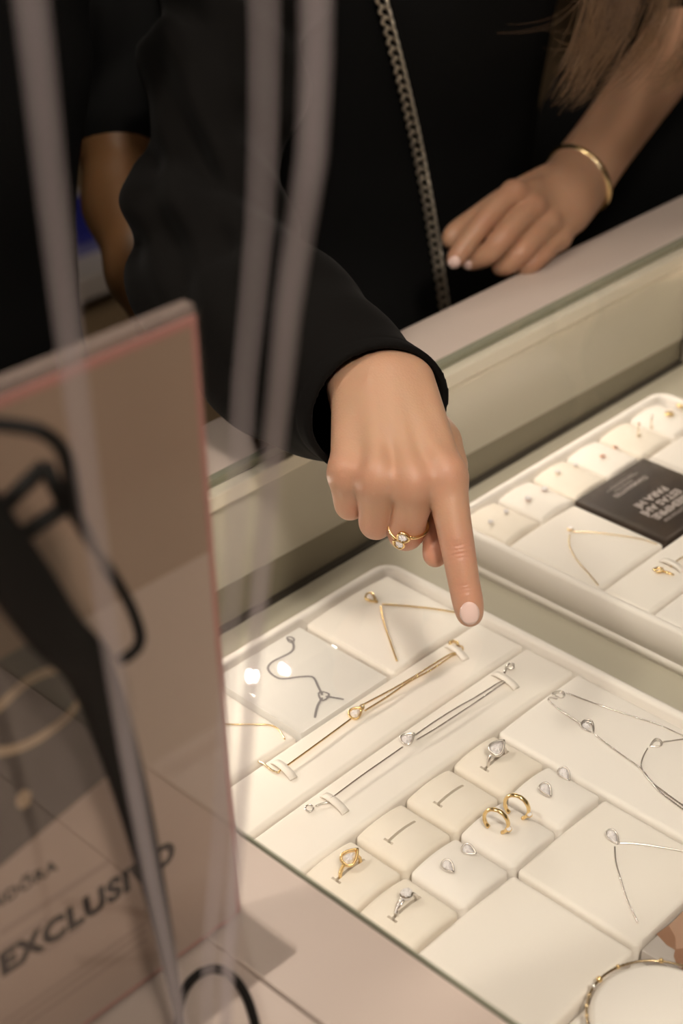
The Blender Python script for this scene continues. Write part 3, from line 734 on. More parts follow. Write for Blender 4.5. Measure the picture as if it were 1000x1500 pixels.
def stext(s, p0, p1, name, material, bold=0, spacing=1.0):
    a = PY(*p0, SY-0.0004); b = PY(*p1, SY-0.0004); d = b-a
    return put_text(s, name, 0.012, (a[0], SY-0.00036, a[2]), (1,0,0), (0,0,1), abs(d[0]), material, sg, bold, spacing)
stext('EXCLUSIVO', (3, 1430), (258, 1262), 'lettering', INK, 0.0007, 1.10)
stext('PANDORA', (-45, 1357), (86, 1279), 'lettering', INK, 0.0005, 1.12)
pc = PY(38, 1283, SY-0.0004)
MB().box((pc[0]-0.0022, SY-0.00036, pc[2]-0.0006), (pc[0]+0.0022, SY-0.0003, pc[2]+0.0006)).build('printed_crown', INK, sg)
for (p0, p1, th) in (((0,1368),(160,1262),0.0016), ((60,1400),(120,1355),0.0010), ((0,1500),(215,1352),0.0009), ((0,1512),(215,1364),0.0009), ((40,1498),(215,1378),0.0009), ((0,1392),(70,1345),0.0012)):
    a = PY(*p0, SY-0.0003); b = PY(*p1, SY-0.0003)
    MB().box((a[0], SY-0.00036, (a[2]+b[2])/2-th), (b[0], SY-0.0003, (a[2]+b[2])/2+th)).build('fine_print_line', INK2, sg)

# ================================================================== FOREGROUND CORDS, STRAP
CORD = mat('grey_cord', (0.50, 0.43, 0.43), 0.5)
def cord(pix, r, label, name='hanging_cord', material=CORD, up=True):
    P = [PD(*q) for q in pix]
    if up:
        p = P[0]; P = [np.array([p[0], p[1], 2.99]), np.array([p[0], p[1], p[2]+0.25])] + P
    e = P[-1]; P = P + [np.array([e[0], e[1], (e[2]+H)/2]), np.array([e[0], e[1], H+r])]
    o = MB().tube(resample(spline(P, 80), 0.02), r, 8).build(name, material, None, True)
    tag(o, label, 'cord'); return o
cord([(386,-40,0.31),(352,640,0.38),(325,1173,0.46),(303,1500,0.50)], 0.0008, 'thin grey hanging cord passing the right edge of the sign')
cord([(463,-40,0.31),(422,450,0.36),(378,890,0.45),(330,1500,0.53)], 0.0013, 'broad pale grey hanging cord in front of the sleeve')
cord([(40,-40,0.29),(78,300,0.32),(120,640,0.36),(172,1010,0.43),(215,1250,0.46),(268,1520,0.50)], 0.0012, 'pale grey hanging cord crossing the sign')
st = empty('black_strap', PD(90, 720, 0.55), 'blurred black strap with a square buckle hanging before the sign', 'strap')
def blk_tube(pix, r, name, closed=False, flat=1.0):
    P = spline([PD(*q) for q in pix], 60, closed)
    return MB().tube(resample(P, 0.004, closed)[:-1] if closed else resample(P, 0.004), r, 8, closed, flat).build(name, BLACKPL, st, True)
P = resample(spline([PD(*q) for q in [(-60,740,0.52),(20,840,0.54),(80,925,0.56),(132,985,0.58),(170,1090,0.61),(205,1215,0.64),(242,1380,0.68),(268,1520,0.71)]], 60), 0.004)
MB().tube(P, list(np.linspace(0.0125, 0.0018, len(P))), 8, flat=0.35, upv=RC[2]).build('band', BLACKPL, st, True)
blk_tube([(-40,618,0.52),(20,624,0.52),(62,633,0.52),(92,660,0.53),(104,710,0.54),(112,760,0.55)], 0.0026, 'wire_loop')
# square buckle
Q = [PD(*q) for q in [(-6,752,0.54),(66,682,0.54),(96,742,0.55),(14,796,0.55)]]
for i in range(4):
    MB().tube([Q[i], Q[(i+1) % 4]], 0.0030, 8).build('buckle_bar', BLACKPL, st, True)
blk_tube([(96,725,0.55),(130,790,0.56),(165,842,0.57),(192,890,0.58),(206,935,0.59),(196,955,0.59),(176,968,0.59)], 0.0022, 'hook')
cb = [np.array(PZ(x, y, H+0.0022)) for x, y in ((258,1530),(266,1462),(284,1432),(312,1419),(340,1430),(362,1462),(376,1510),(384,1560))]
o = MB().tube(resample(spline(cb, 60), 0.003), 0.0022, 8).build('black_cable', BLACKPL, None, True); tag(o, 'black cable loop lying on the counter before the sign', 'cable')

# ================================================================== SHAPES GROWN FROM DISTANCE FIELDS (bodies, clothes)
class Field:
    """signed distance samples on a box; the box may be aligned to the given axes (rows of A)"""
    def __init__(s, lo, hi, h, A=None, O=None, F=None):
        s.lo = np.array(lo, float); s.h = h
        s.n = np.ceil((np.array(hi) - s.lo) / h).astype(int) + 1
        s.A = np.eye(3) if A is None else A; s.O = np.zeros(3) if O is None else O
        s.F = np.full(s.n, 0.06, np.float32) if F is None else F
        s.ax = [(s.lo[i] + h*np.arange(s.n[i])).astype(np.float32) for i in range(3)]
    def like(s): 
        g = Field.__new__(Field); g.lo, g.h, g.n, g.A, g.O, g.ax = s.lo, s.h, s.n, s.A, s.O, s.ax
        g.F = np.full(s.n, 0.06, np.float32); return g
    def sub(s, a, b, m):
        lo = np.maximum(((np.minimum(a, b) - m - s.lo) / s.h).astype(int), 0); hi = np.minimum(((np.maximum(a, b) + m - s.lo) / s.h).astype(int) + 2, s.n)
        return tuple(slice(l, max(l, h_)) for l, h_ in zip(lo, hi))
    def cone(s, a, b, ra, rb, k, flat=None):
        """tapered capsule, smooth union; flat = (direction, factor) thickens (factor > 1) or thins along a direction"""
        a = np.array(a, np.float32); b = np.array(b, np.float32)
        m = max(ra, rb) * (max(1, flat[1]) if flat else 1) + max(k, 0.002) + 2*s.h
        sl = s.sub(a, b, m)
        X, Y, Z = s.ax[0][sl[0]][:,None,None], s.ax[1][sl[1]][None,:,None], s.ax[2][sl[2]][None,None,:]
        ba = b - a; L2 = float(ba@ba) + 1e-12
        px, py, pz = X-a[0], Y-a[1], Z-a[2]
        t = np.clip((px*ba[0] + py*ba[1] + pz*ba[2]) / L2, 0, 1)
        qx, qy, qz = px-t*ba[0], py-t*ba[1], pz-t*ba[2]
        if flat:
            n = np.array(flat[0], np.float32); n /= np.linalg.norm(n); c = (1/flat[1] - 1)
            dn = qx*n[0] + qy*n[1] + qz*n[2]; qx, qy, qz = qx+n[0]*dn*c, qy+n[1]*dn*c, qz+n[2]*dn*c
        d = np.sqrt(qx*qx + qy*qy + qz*qz) - (ra + (rb-ra)*t)
        s.F[sl] = smin(s.F[sl], d, k)
    def chainc(s, pts, k, flat=None):
        for (a, ra), (b, rb) in zip(pts[:-1], pts[1:]): s.cone(a, b, ra, rb, k, flat)
    def limb(s, pts, k, sub=5):
        """chain through the joints with positions and radii splined, so the limb tapers without bulges"""
        P = spline([np.append(p, r) for p, r in pts], sub*(len(pts)-1))
        s.chainc([(q[:3], q[3]) for q in P], k)
    def mesh(s, name):
        F = s.F; n = F.shape; ins = F < 0
        cnt = np.zeros((n[0]-1, n[1]-1, n[2]-1), np.int8)
        for i in (0,1):
            for j in (0,1):
                for k in (0,1): cnt += ins[i:n[0]-1+i, j:n[1]-1+j, k:n[2]-1+k]
        act = np.argwhere((cnt > 0) & (cnt < 8))
        acc = np.zeros((len(act), 3)); num = np.zeros(len(act))
        C = [(i,j,k) for i in (0,1) for j in (0,1) for k in (0,1)]
        val = {c: F[act[:,0]+c[0], act[:,1]+c[1], act[:,2]+c[2]] for c in C}
        for c in C:
            for ax in range(3):
                if c[ax] == 0:
                    e = list(c); e[ax] = 1; e = tuple(e)
                    va, vb = val[c], val[e]; cr = (va < 0) != (vb < 0)
                    t = va / np.where(cr, va - vb, 1)
                    for q in range(3): acc[:,q] += np.where(cr, c[q] + (t if q == ax else 0), 0)
                    num += cr
        V = s.lo + s.h*(act + acc/num[:,None])
        idx = np.full(cnt.shape, -1, np.int32); idx[act[:,0], act[:,1], act[:,2]] = np.arange(len(act))
        faces = []
        for ax in range(3):
            sa = [slice(None)]*3; sb = [slice(None)]*3; sa[ax] = slice(0,-1); sb[ax] = slice(1,None)
            ch = np.argwhere(ins[tuple(sa)] != ins[tuple(sb)])
            o1, o2 = [(1,2),(2,0),(0,1)][ax]
            ok = (ch[:,o1] > 0) & (ch[:,o2] > 0) & (ch[:,o1] < n[o1]-1) & (ch[:,o2] < n[o2]-1); ch = ch[ok]
            fl_ = ins[tuple(sa)][ch[:,0], ch[:,1], ch[:,2]]
            q = []
            for d1, d2 in ((-1,-1),(0,-1),(0,0),(-1,0)):
                cc_ = ch.copy(); cc_[:,o1] += d1; cc_[:,o2] += d2; q.append(idx[cc_[:,0], cc_[:,1], cc_[:,2]])
            q = np.stack(q, 1); q[~fl_] = q[~fl_][:, ::-1]; faces.append(q)
        faces = np.vstack(faces); faces = faces[(faces >= 0).all(1)]
        V = V @ s.A + s.O
        if np.linalg.det(s.A) < 0: faces = faces[:, ::-1]
        me = bpy.data.meshes.new(name)
        me.vertices.add(len(V)); me.vertices.foreach_set('co', V.astype(np.float32).ravel())
        me.loops.add(faces.size); me.loops.foreach_set('vertex_index', faces.astype(np.int32).ravel())
        me.polygons.add(len(faces)); me.polygons.foreach_set('loop_start', np.arange(0, faces.size, 4, dtype=np.int32))
        me.update(calc_edges=True); me.validate()
        return me
def smin(a, b, k):
    if k <= 0: return np.minimum(a, b)
    h = np.clip(0.5 + 0.5*(b-a)/k, 0, 1)
    return b*(1-h) + a*h - k*h*(1-h)
def K(x, y, d):
    """pixel and depth -> coordinates along the camera's right / down / forward axes"""
    return np.array([(x-500)/F_PX*d, (y-750)/F_PX*d, d])
def Kw(w):
    return RC @ (np.array(w) - CAM)

def skin_material(name, base, red, rough=0.42):
    M = bpy.data.materials.new(name); M.use_nodes = True; nt = M.node_tree; b = nt.nodes['Principled BSDF']
    at = nt.nodes.new('ShaderNodeAttribute'); at.attribute_name = 'blush'
    tc = nt.nodes.new('ShaderNodeTexCoord'); nz = nt.nodes.new('ShaderNodeTexNoise'); nz.inputs['Scale'].default_value = 55; nz.inputs['Detail'].default_value = 5
    nt.links.new(tc.outputs['Object'], nz.inputs['Vector'])
    mx = nt.nodes.new('ShaderNodeMix'); mx.data_type = 'RGBA'; mx.inputs[6].default_value = (*base, 1); mx.inputs[7].default_value = (*red, 1)
    ad = nt.nodes.new('ShaderNodeMath'); ad.operation = 'MULTIPLY_ADD'; ad.inputs[1].default_value = 0.5; ad.use_clamp = True
    sb = nt.nodes.new('ShaderNodeMath'); sb.operation = 'SUBTRACT'; sb.inputs[1].default_value = 0.12
    nt.links.new(nz.outputs['Fac'], ad.inputs[0]); nt.links.new(at.outputs['Fac'], sb.inputs[0]); nt.links.new(sb.outputs[0], ad.inputs[2])
    nt.links.new(ad.outputs[0], mx.inputs[0]); nt.links.new(mx.outputs[2], b.inputs['Base Color'])
    b.inputs['Roughness'].default_value = rough; b.inputs['Specular IOR Level'].default_value = 0.35
    b.inputs['Subsurface Weight'].default_value = 0.25; b.inputs['Subsurface Radius'].default_value = (0.005, 0.002, 0.001); b.inputs['Subsurface Scale'].default_value = 1.0
    n2 = nt.nodes.new('ShaderNodeTexVoronoi'); n2.inputs['Scale'].default_value = 620; nt.links.new(tc.outputs['Object'], n2.inputs['Vector'])
    bp = nt.nodes.new('ShaderNodeBump'); bp.inputs['Strength'].default_value = 0.22; bp.inputs['Distance'].default_value = 0.0004
    nt.links.new(n2.outputs['Distance'], bp.inputs['Height']); nt.links.new(bp.outputs[0], b.inputs['Normal'])
    return M
def blush(me, spots):
    co = np.empty(len(me.vertices)*3, np.float32); me.vertices.foreach_get('co', co); co = co.reshape(-1,3)
    v = np.zeros(len(co), np.float32)
    for p, r, w in spots: v += w*np.exp(-((co-np.array(p))**2).sum(1)/(r*r))
    a = me.attributes.new('blush', 'FLOAT', 'POINT'); a.data.foreach_set('value', np.clip(v, -0.5, 1))
SKIN_A = skin_material('skin_light', (0.525, 0.32, 0.205), (0.53, 0.245, 0.165))
NAIL = mat('pale_pink_nail', (0.80, 0.585, 0.52), 0.12, coat=0.6)

from mathutils.bvhtree import BVHTree
def bvh_of(me):
    return BVHTree.FromPolygons([v.co[:] for v in me.vertices], [p.vertices[:] for p in me.polygons])
def cast(bvh, x, y):
    d = ray(x, y); h_ = bvh.ray_cast(Vector(CAM), Vector(d).normalized(), 4.0)
    return (np.array(h_[0]), np.array(h_[1])) if h_[0] is not None else (None, None)
def nail_plate(bvh, ctr, half_w, half_l, ang, name, parent, material=NAIL, thick=0.0005):
    """nail laid on the fingertip around pixel ctr; ang = direction of the finger in the picture (radians from straight down)"""
    n = 9; rows = []
    ca, sa = math.cos(ang), math.sin(ang)
    for i in range(n):
        row = []
        for j in range(n):
            s = -1 + 2*j/(n-1); t = -1 + 2*i/(n-1)
            x_ = s*math.sqrt(max(0, 1-0.5*t*t)); y_ = t*math.sqrt(max(0, 1-0.5*s*s))
            x_ = x_*half_w; y_ = y_*half_l
            px_ = ctr[0] + x_*ca + y_*sa; py_ = ctr[1] - x_*sa + y_*ca
            p, nn = cast(bvh, px_, py_)
            if p is None: p, nn = row[-1] if row else (cast(bvh, *ctr))
            row.append((p, nn))
        rows.append(row)
    vs = []; N = n*n
    for r in rows:
        for p, nn in r: vs.append(p + nn*thick)
    for r in rows:
        for p, nn in r: vs.append(p - nn*0.0006)
    fs = []
    for i in range(n-1):
        for j in range(n-1):
            q = i*n+j; fs.append((q, q+1, q+n+1, q+n)); fs.append((N+q, N+q+n, N+q+n+1, N+q+1))
    per = [j for j in range(n)] + [i*n+n-1 for i in range(1,n)] + [(n-1)*n+j for j in range(n-2,-1,-1)] + [i*n for i in range(n-2,0,-1)]
    for a, b in zip(per, per[1:]+per[:1]): fs.append((a, N+a, N+b, b))
    return MB().add(vs, fs).build(name, material, parent, True)

# ------------------------------------------------------------------ person A: pointing right hand
DZ = -0.011
def J(x, y, d, r): return (K(x, y, d+DZ), r/1000)
g = Field((-0.055, -0.20, 0.945), (0.088, 0.074, 1.135), 0.0009, RC, CAM)
palm = g
FWD = (0, 0, 1)
# metacarpals / back of the hand
MC = [(J(602,560,1.040,15), J(652,694,1.003,11.6)), (J(573,555,1.034,15.5), J(605,708,1.000,11.4)), (J(545,556,1.035,15), J(552,701,1.003,11.0)), (J(517,562,1.042,13.5), J(508,690,1.012,10.2))]
for a, b in MC: palm.cone(a[0], b[0], a[1], b[1], 0.010)
# palm body, thenar and hypothenar pads
palm.chainc([J(560,570,1.058,19), J(578,660,1.040,17), J(580,700,1.032,13)], 0.012)
palm.chainc([J(520,590,1.060,14), J(513,665,1.040,12.5)], 0.010)
palm.chainc([J(598,580,1.062,15), J(640,650,1.040,13.5), J(655,682,1.036,11.0)], 0.010)
# web between the finger roots
palm.chainc([J(512,704,1.026,8), J(552,722,1.020,8.5), J(605,728,1.018,9), J(648,722,1.018,9)], 0.008)
# wrist and forearm going back into the sleeve
palm.chainc([J(560,560,1.052,22), J(545,540,1.072,25), J(470,480,1.130,27)], 0.014)
palm.chainc([J(520,566,1.050,15), J(526,530,1.062,17), J(470,490,1.11,20)], 0.014)
# knuckle heads, tendons, veins
for (x, y, d, r) in ((652,690,0.9985,8.6), (605,702,0.9955,8.8), (552,696,0.9990,8.4), (507,686,1.0090,7.6)): palm.cone(J(x,y,d,r)[0], J(x,y+6,d+0.002,r)[0], r/1000, r/1000, 0.011)
for a, b in (((588,575,1.0240),(642,672,0.9925)), ((570,575,1.0190),(600,684,0.9890)), ((552,580,1.0200),(552,678,0.9925))):
    palm.chainc([J(a[0],a[1],a[2]+0.0028,2.2), J(b[0],b[1],b[2]+0.0030,2.2)], 0.009)
for L in ([(543,556,1.0205),(556,600,1.0165),(552,640,1.0085)], [(590,575,1.024),(578,612,1.0150),(556,602,1.0160)]):
    palm.chainc([J(q[0],q[1],q[2]+0.0009,1.5) for q in L], 0.005)
fing = g.like()
index = [J(653,702,1.003,11.6), J(660,745,1.0005,10.4), J(671,806,0.9990,9.3), J(681,862,0.9995,8.35), J(686,887,1.0000,7.6), J(688,901,1.0005,6.3)]
middle = [J(605,714,1.002,11.0), J(601,748,1.010,10.3), J(594,778,1.024,10.2), J(596,776,1.036,9.2), J(598,740,1.048,8.5), J(600,705,1.046,7.6)]
ringf = [J(552,708,1.005,10.4), J(551,738,1.014,9.7), J(550,764,1.027,9.4), J(552,762,1.038,8.6), J(556,730,1.049,8.0), J(558,700,1.046,7)]
pinky = [J(508,696,1.014,9.4), J(509,718,1.022,8.6), J(512,739,1.032,8.3), J(515,736,1.041,7.4), J(522,712,1.050,7), J(526,690,1.047,6)]
thumb = [J(655,682,1.036,11.0), J(652,725,1.034,10.0), J(646,768,1.030,8.8), J(640,800,1.026,7.6), J(637,815,1.024,6.0)]
for L, k_ in ((index, 0.003), (middle, 0.003), (ringf, 0.003), (pinky, 0.003), (thumb, 0.003)):
    q = g.like(); q.limb(L, k_); fing.F = smin(fing.F, q.F, 0.0009)
g.F = smin(palm.F, fing.F, 0.0065)
# creases over the index joints, cut from the back of the finger
X, Y, Z = g.ax[0][:,None,None], g.ax[1][None,:,None], g.ax[2][None,None,:]
def crease(c, nxt, offs, amp, wid, half):
    c = K(*c); n_ = K(*nxt); d = n_ - c; d /= np.linalg.norm(d)
    s_ = (X-c[0])*d[0] + (Y-c[1])*d[1] + (Z-c[2])*d[2]
    xx = (X-c[0])*d[1] - (Y-c[1])*d[0]
    m_ = np.exp(-(xx/half)**2) * np.clip((c[2]-Z)/0.004, 0, 1)
    for o_, a_s in offs: g.F += (amp*a_s*np.exp(-((s_ - o_ - 18*xx*xx*(1 if o_ > 0 else -1))/wid)**2) * m_).astype(np.float32)
crease((671,806,0.999+DZ), (676,836,0.999+DZ), [(-0.0052,0.5),(-0.0030,1),(-0.0006,0.7),(0.0018,1),(0.0042,0.7)], 0.00085, 0.00075, 0.0062)
crease((681,860,0.9995+DZ), (685,884,1.0+DZ), [(-0.0022,0.8),(0.0,1),(0.0022,0.6)], 0.0006, 0.00065, 0.0058)
meA = g.mesh('person_hand')
def jw(x, y, d): return PD(x, y, d+DZ)
blush(meA, [(jw(672,806,0.990), 0.011, 0.55), (jw(683,875,0.993), 0.016, 0.45), (jw(655,690,0.99), 0.017, 0.30), (jw(605,705,0.988), 0.015, 0.28), (jw(552,700,0.99), 0.015, 0.25), (jw(507,688,1.0), 0.015, 0.30),
            (jw(640,800,1.02), 0.022, 0.6), (jw(594,790,1.015), 0.014, 0.35), (jw(550,775,1.02), 0.014, 0.3), (jw(512,748,1.02), 0.014, 0.35), (jw(575,620,1.01), 0.03, -0.15)])
pa = empty('person', (0.58, 0.56, 0.0), 'person in a long-sleeved black top pointing at the tray with a ringed hand', 'person')
handA = link_mesh('body', meA, SKIN_A, pa, True); tag(handA, 'pointing right hand with pale nails')
bvhA = bvh_of(meA)
nail_plate(bvhA, (687.5, 898), 14.0, 16.5, 0.10, 'fingernail', handA)
# gold ring on the middle finger
rg = empty('finger_ring', PD(597, 772, 1.0), 'gold bypass ring with two stones worn on the pointing hand', 'ring')
ca_ = K(600,752,1.0105+DZ); cb_ = K(594,786,1.026+DZ); ax_ = (cb_-ca_)/np.linalg.norm(cb_-ca_)
rc_ = K(597.5,769,1.0185+DZ); sx_ = np.cross(ax_, [0,0,1.0]); sx_ /= np.linalg.norm(sx_); sy_ = np.cross(sx_, ax_)
if sy_[2] > 0: sy_ = -sy_
def toW(c): return RC.T @ c + CAM
def ringpt(a, off, r=0.0121): return toW(rc_ + sx_*r*math.cos(a) + sy_*r*math.sin(a) + ax_*off)
# band split into two crossing arms: each ends in a bezel
MB().tube([ringpt(a, 0.0022*max(0, (a-0.2)/1.5)*(-1 if True else 1)) for a in np.linspace(math.pi*0.50, -math.pi*1.0, 40)][::-1], 0.0011, 8).build('band', GOLD, rg, True)
MB().tube([ringpt(a, -0.0022+0.0*a) for a in np.linspace(math.pi*0.42, math.pi*0.62, 8)], 0.0011, 8).build('arm', GOLD, rg, True)
MB().tube([ringpt(a, 0.0030*math.sin(max(0, min(1, (math.pi-a)/1.3))*math.pi/2)) for a in np.linspace(math.pi*1.02, math.pi*0.58, 16)], 0.0011, 8).build('arm', GOLD, rg, True)
for a, off, L_ in ((math.pi*0.56, -0.0022, 0.0072), (math.pi*0.60, 0.0042, 0.0066)):
    c = ringpt(a, off, 0.0127); nn = toW(rc_ + sx_*math.cos(a) + sy_*math.sin(a)) - toW(rc_)
    pear_setting(c, RC.T @ sx_ * (1 if off < 0 else -1), nn, L_, L_*0.92, GOLD, rg, 0.0007, stone=0.82, tip=0.3, lift=0.0, name='bezel')

# ------------------------------------------------------------------ person A: sleeve and torso
s = Field((-0.20, -0.48, 0.965), (0.085, 0.02, 1.40), 0.0018, RC, CAM)
SL = [(K(385,-120,1.37), 0.068), (K(322,110,1.305), 0.060), (K(302,330,1.225), 0.0555), (K(330,420,1.190), 0.0600), (K(405,500,1.130), 0.0605), (K(485,556,1.080), 0.0510), (K(560,606,1.032), 0.0435), (K(640,660,0.985), 0.041)]
s.chainc(SL, 0.02)
X, Y, Z = s.ax[0][:,None,None], s.ax[1][None,:,None], s.ax[2][None,None,:]
ec = K(302,340,1.2)
near = np.exp(-(((X-ec[0])**2 + (Y-ec[1])**2 + (Z-ec[2])**2)/(0.10**2)))
up_ = np.clip((ec[1]-Y)/0.06, 0, 1)
w1 = np.sin(70*(Y*0.9 - X*0.55) + 2.2*np.sin(22*X+14*Z) + 1.5*np.sin(31*Y))
w2 = np.sin(120*(Y*0.75 - X*0.7 + 0.3*Z) + 2.5*np.sin(30*X) + 9*Z)
w3 = np.sin(46*(X*0.7 + Y*0.75 - 0.3*Z) + 2*np.sin(25*Y))
s.F += ((0.0070*near + 0.0052*up_)*w1 + 0.0034*(near + 0.6*up_)*w2 + 0.0022*w3 + 0.0006*w2).astype(np.float32)
# hem plane through three points of the cuff
h1, h2, h3 = K(630,533,1.030), K(479,674,1.038), K(493,546,1.010)
hn = np.cross(h2-h1, h3-h1); hn /= np.linalg.norm(hn)
if hn @ (K(600,640,0.98) - h1) < 0: hn = -hn
pl = (X-h1[0])*hn[0] + (Y-h1[1])*hn[1] + (Z-h1[2])*hn[2]
# stitched hem: slightly thicker edge, thin groove above it
s.F += (0.0007*np.exp(-((pl+0.011)/0.0014)**2)).astype(np.float32)
inner = s.F + 0.0046
hollow = np.maximum(inner, -(pl + 0.14))
s.F = np.maximum(np.maximum(s.F, pl), -hollow).astype(np.float32)
s.F[:, :1, :] = 0.01
meS = s.mesh('sleeve'); link_mesh('sleeve', meS, BLACKCLOTH, pa, True)['label'] = 'wide black sleeve with a plain hem'

def torso(cx, cy, wz, lean, name, parent, material=BLACKKNIT, sh=1.33, half=0.185, z0=0.02, wide=1.0):
    t_ = Field((cx-0.36, cy-0.30, z0), (cx+0.36, cy+0.34, 1.52), 0.012)
    fy = ((0,1,0), 0.62)
    y = lambda z: cy - lean*(z-0.95)
    t_.chainc([((cx-0.09, cy, 0.06), 0.075), ((cx-0.085, cy, 0.48), 0.085), ((cx-0.08, cy, 0.85), 0.115)], 0.03)
    t_.chainc([((cx+0.09, cy, 0.06), 0.075), ((cx+0.085, cy, 0.48), 0.085), ((cx+0.08, cy, 0.85), 0.115)], 0.03)
    t_.chainc([((cx, y(0.88), 0.88), 0.180*wide), ((cx, y(1.05), 1.05), 0.150*wide*1.04), ((cx, y(1.22), 1.22), 0.170*wide), ((cx, y(sh-0.03), sh-0.03), 0.14*wide)], 0.06, fy)
    t_.chainc([((cx-half, y(sh), sh), 0.060), ((cx, y(sh), sh+0.02), 0.075), ((cx+half, y(sh), sh), 0.060)], 0.06)
    t_.chainc([((cx, y(sh+0.03), sh+0.02), 0.06), ((cx, y(sh+0.12), sh+0.11), 0.052)], 0.03)
    XX, YY, ZZ = t_.ax[0][:,None,None], t_.ax[1][None,:,None], t_.ax[2][None,None,:]
    t_.F += (0.004*np.sin(38*XX + 9*ZZ + 2*np.sin(11*ZZ)) * np.sin(7*ZZ+3*XX)).astype(np.float32)
    me = t_.mesh(name); return link_mesh(name, me, material, parent, True), me
topA, meT = torso(0.70, 0.64, 0, 0.12, 'top', pa, half=0.21, wide=1.16)
bvhT = bvh_of(meT)

# ------------------------------------------------------------------ bag chain over person A's top
ch = empty('bag_chain', (0.6, 0.42, 0.97), 'heavy steel curb chain hanging down the black top', 'chain')
pts = []
for t_ in np.linspace(-0.06, 1.06, 30):
    x = 560 + 92*t_ + 8*math.sin(math.pi*t_); y = 450*t_ - 2
    p, nn = cast(bvhT, x, y)
    if p is None: continue
    pts.append(CAM + (p-CAM)*(1 - 0.012/np.linalg.norm(p-CAM)))
CH = resample(spline(pts, 120), 0.0102)
n_, m_ = 22, 8
lv, lf = [], []
for i in range(n_):
    a = 2*math.pi*i/n_
    cx_, cy_ = 0.0066*math.cos(a), 0.0047*math.sin(a)
    tw = 0.55*math.sin(a)
    for j in range(m_):
        b = 2*math.pi*j/m_
        r_ = 0.0017
        x_ = cx_ + r_*math.cos(b)*math.cos(a); y_ = cy_ + r_*math.cos(b)*math.sin(a); z_ = r_*math.sin(b) + 0.0022*math.sin(2*a)
        lv.append((x_, y_, z_))
for i in range(n_):
    for j in range(m_): lf.append((i*m_+j, ((i+1)%n_)*m_+j, ((i+1)%n_)*m_+(j+1)%m_, i*m_+(j+1)%m_))
lme = bpy.data.meshes.new('link'); lme.from_pydata(lv, [], lf); lme.materials.append(STEEL)
lme.polygons.foreach_set('use_smooth', [True]*len(lme.polygons)); lme.update()
for i in range(len(CH)-1):
    d = Vector(CH[i+1]-CH[i]).normalized()
    vn = Vector(CAM-CH[i]).normalized(); zc = (vn - d*vn.dot(d)).normalized(); yc = zc.cross(d)
    Mx = Matrix((d, yc, zc)).transposed() @ Matrix.Rotation(math.radians(38), 3, 'X') @ Matrix.Rotation(math.radians(24), 3, 'Z')
    o = bpy.data.objects.new('link', lme); COL.objects.link(o)
    o.matrix_world = Matrix.Translation(Vector(CH[i])) @ Mx.to_4x4(); mw = o.matrix_world.copy()
    o.parent = ch; o.matrix_parent_inverse = Matrix.Translation(-ch.location); o.matrix_basis = mw

# ------------------------------------------------------------------ person B: bare left arm resting on the ledge
pb = empty('person', (1.22, 0.62, 0.0), 'person with long hair resting a bare braceleted forearm on the ledge', 'person')
def JB(x, y, Yw, r): return (Kw(PY(x, y, Yw)), r/1000)
b = Field((0.075, -0.50, 1.34), (0.40, -0.185, 1.70), 0.0016, RC, CAM)
wr_ = JB(836,276,0.385,21)
b.limb([JB(1120,-110,0.475,37), JB(1010,40,0.440,31), JB(930,148,0.412,26), JB(868,232,0.394,22.5), wr_, JB(815,300,0.375,23)], 0.02)
for bx_, mc in (((812,275,0.383,13),(753,283,0.377,11)), ((822,288,0.374,13.5),(780,303,0.365,11)), ((830,302,0.366,13.5),(803,327,0.356,10.5)), ((836,318,0.360,13),(819,349,0.3505,10))):
    b.cone(JB(*bx_)[0], JB(*mc)[0], bx_[3]/1000, mc[3]/1000, 0.010)
b.chainc([JB(815,300,0.385,17), JB(780,330,0.378,15)], 0.012)
fb = b.like()
for L in ([(753,283,0.377,10.6),(730,301,0.377,9.4),(710,322,0.377,9.2),(688,350,0.378,8.2),(673,370,0.379,7.6),(665,382,0.380,6)],
          [(780,303,0.365,10.6),(757,325,0.360,9.6),(735,349,0.358,9.4),(715,372,0.364,8.4),(698,380,0.374,7.6),(686,384,0.380,6.2)],
          [(803,327,0.356,10.2),(784,346,0.350,9.2),(764,368,0.3475,8.8),(745,386,0.354,8),(732,392,0.362,7)],
          [(819,349,0.3505,9.4),(804,362,0.346,8.4),(788,377,0.344,8),(772,390,0.347,7.4),(762,392,0.354,6.4)],
          [(800,262,0.392,12),(745,288,0.400,10.5),(700,318,0.402,9.5),(668,340,0.402,8.5),(660,352,0.402,7)]):
    q = b.like(); q.limb([JB(*p_) for p_ in L], 0.003); fb.F = smin(fb.F, q.F, 0.0009)
b.F = smin(b.F, fb.F, 0.006)
meB = b.mesh('person_arm')
blush(meB, [(PY(710,320,0.37), 0.014, 0.35), (PY(753,283,0.37), 0.016, 0.3), (PY(735,349,0.35), 0.014, 0.35), (PY(780,303,0.36), 0.014, 0.25), (PY(665,380,0.378), 0.016, 0.4), (PY(764,368,0.342), 0.014, 0.35), (PY(788,377,0.34), 0.014, 0.35)])
SKIN_B = skin_material('skin_shaded', (0.43, 0.25, 0.155), (0.40, 0.18, 0.11))  # skin colour darkened to carry the shade over this arm
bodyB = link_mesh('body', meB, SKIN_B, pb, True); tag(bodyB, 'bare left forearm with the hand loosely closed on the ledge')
bvhB = bvh_of(meB)
nail_plate(bvhB, (664.5, 385), 8.5, 10.5, -0.65, 'fingernail', bodyB)
nail_plate(bvhB, (684.5, 389), 6.0, 8.0, -0.3, 'fingernail', bodyB)
torso(1.26, 0.66, 0, 0.25, 'top', pb)
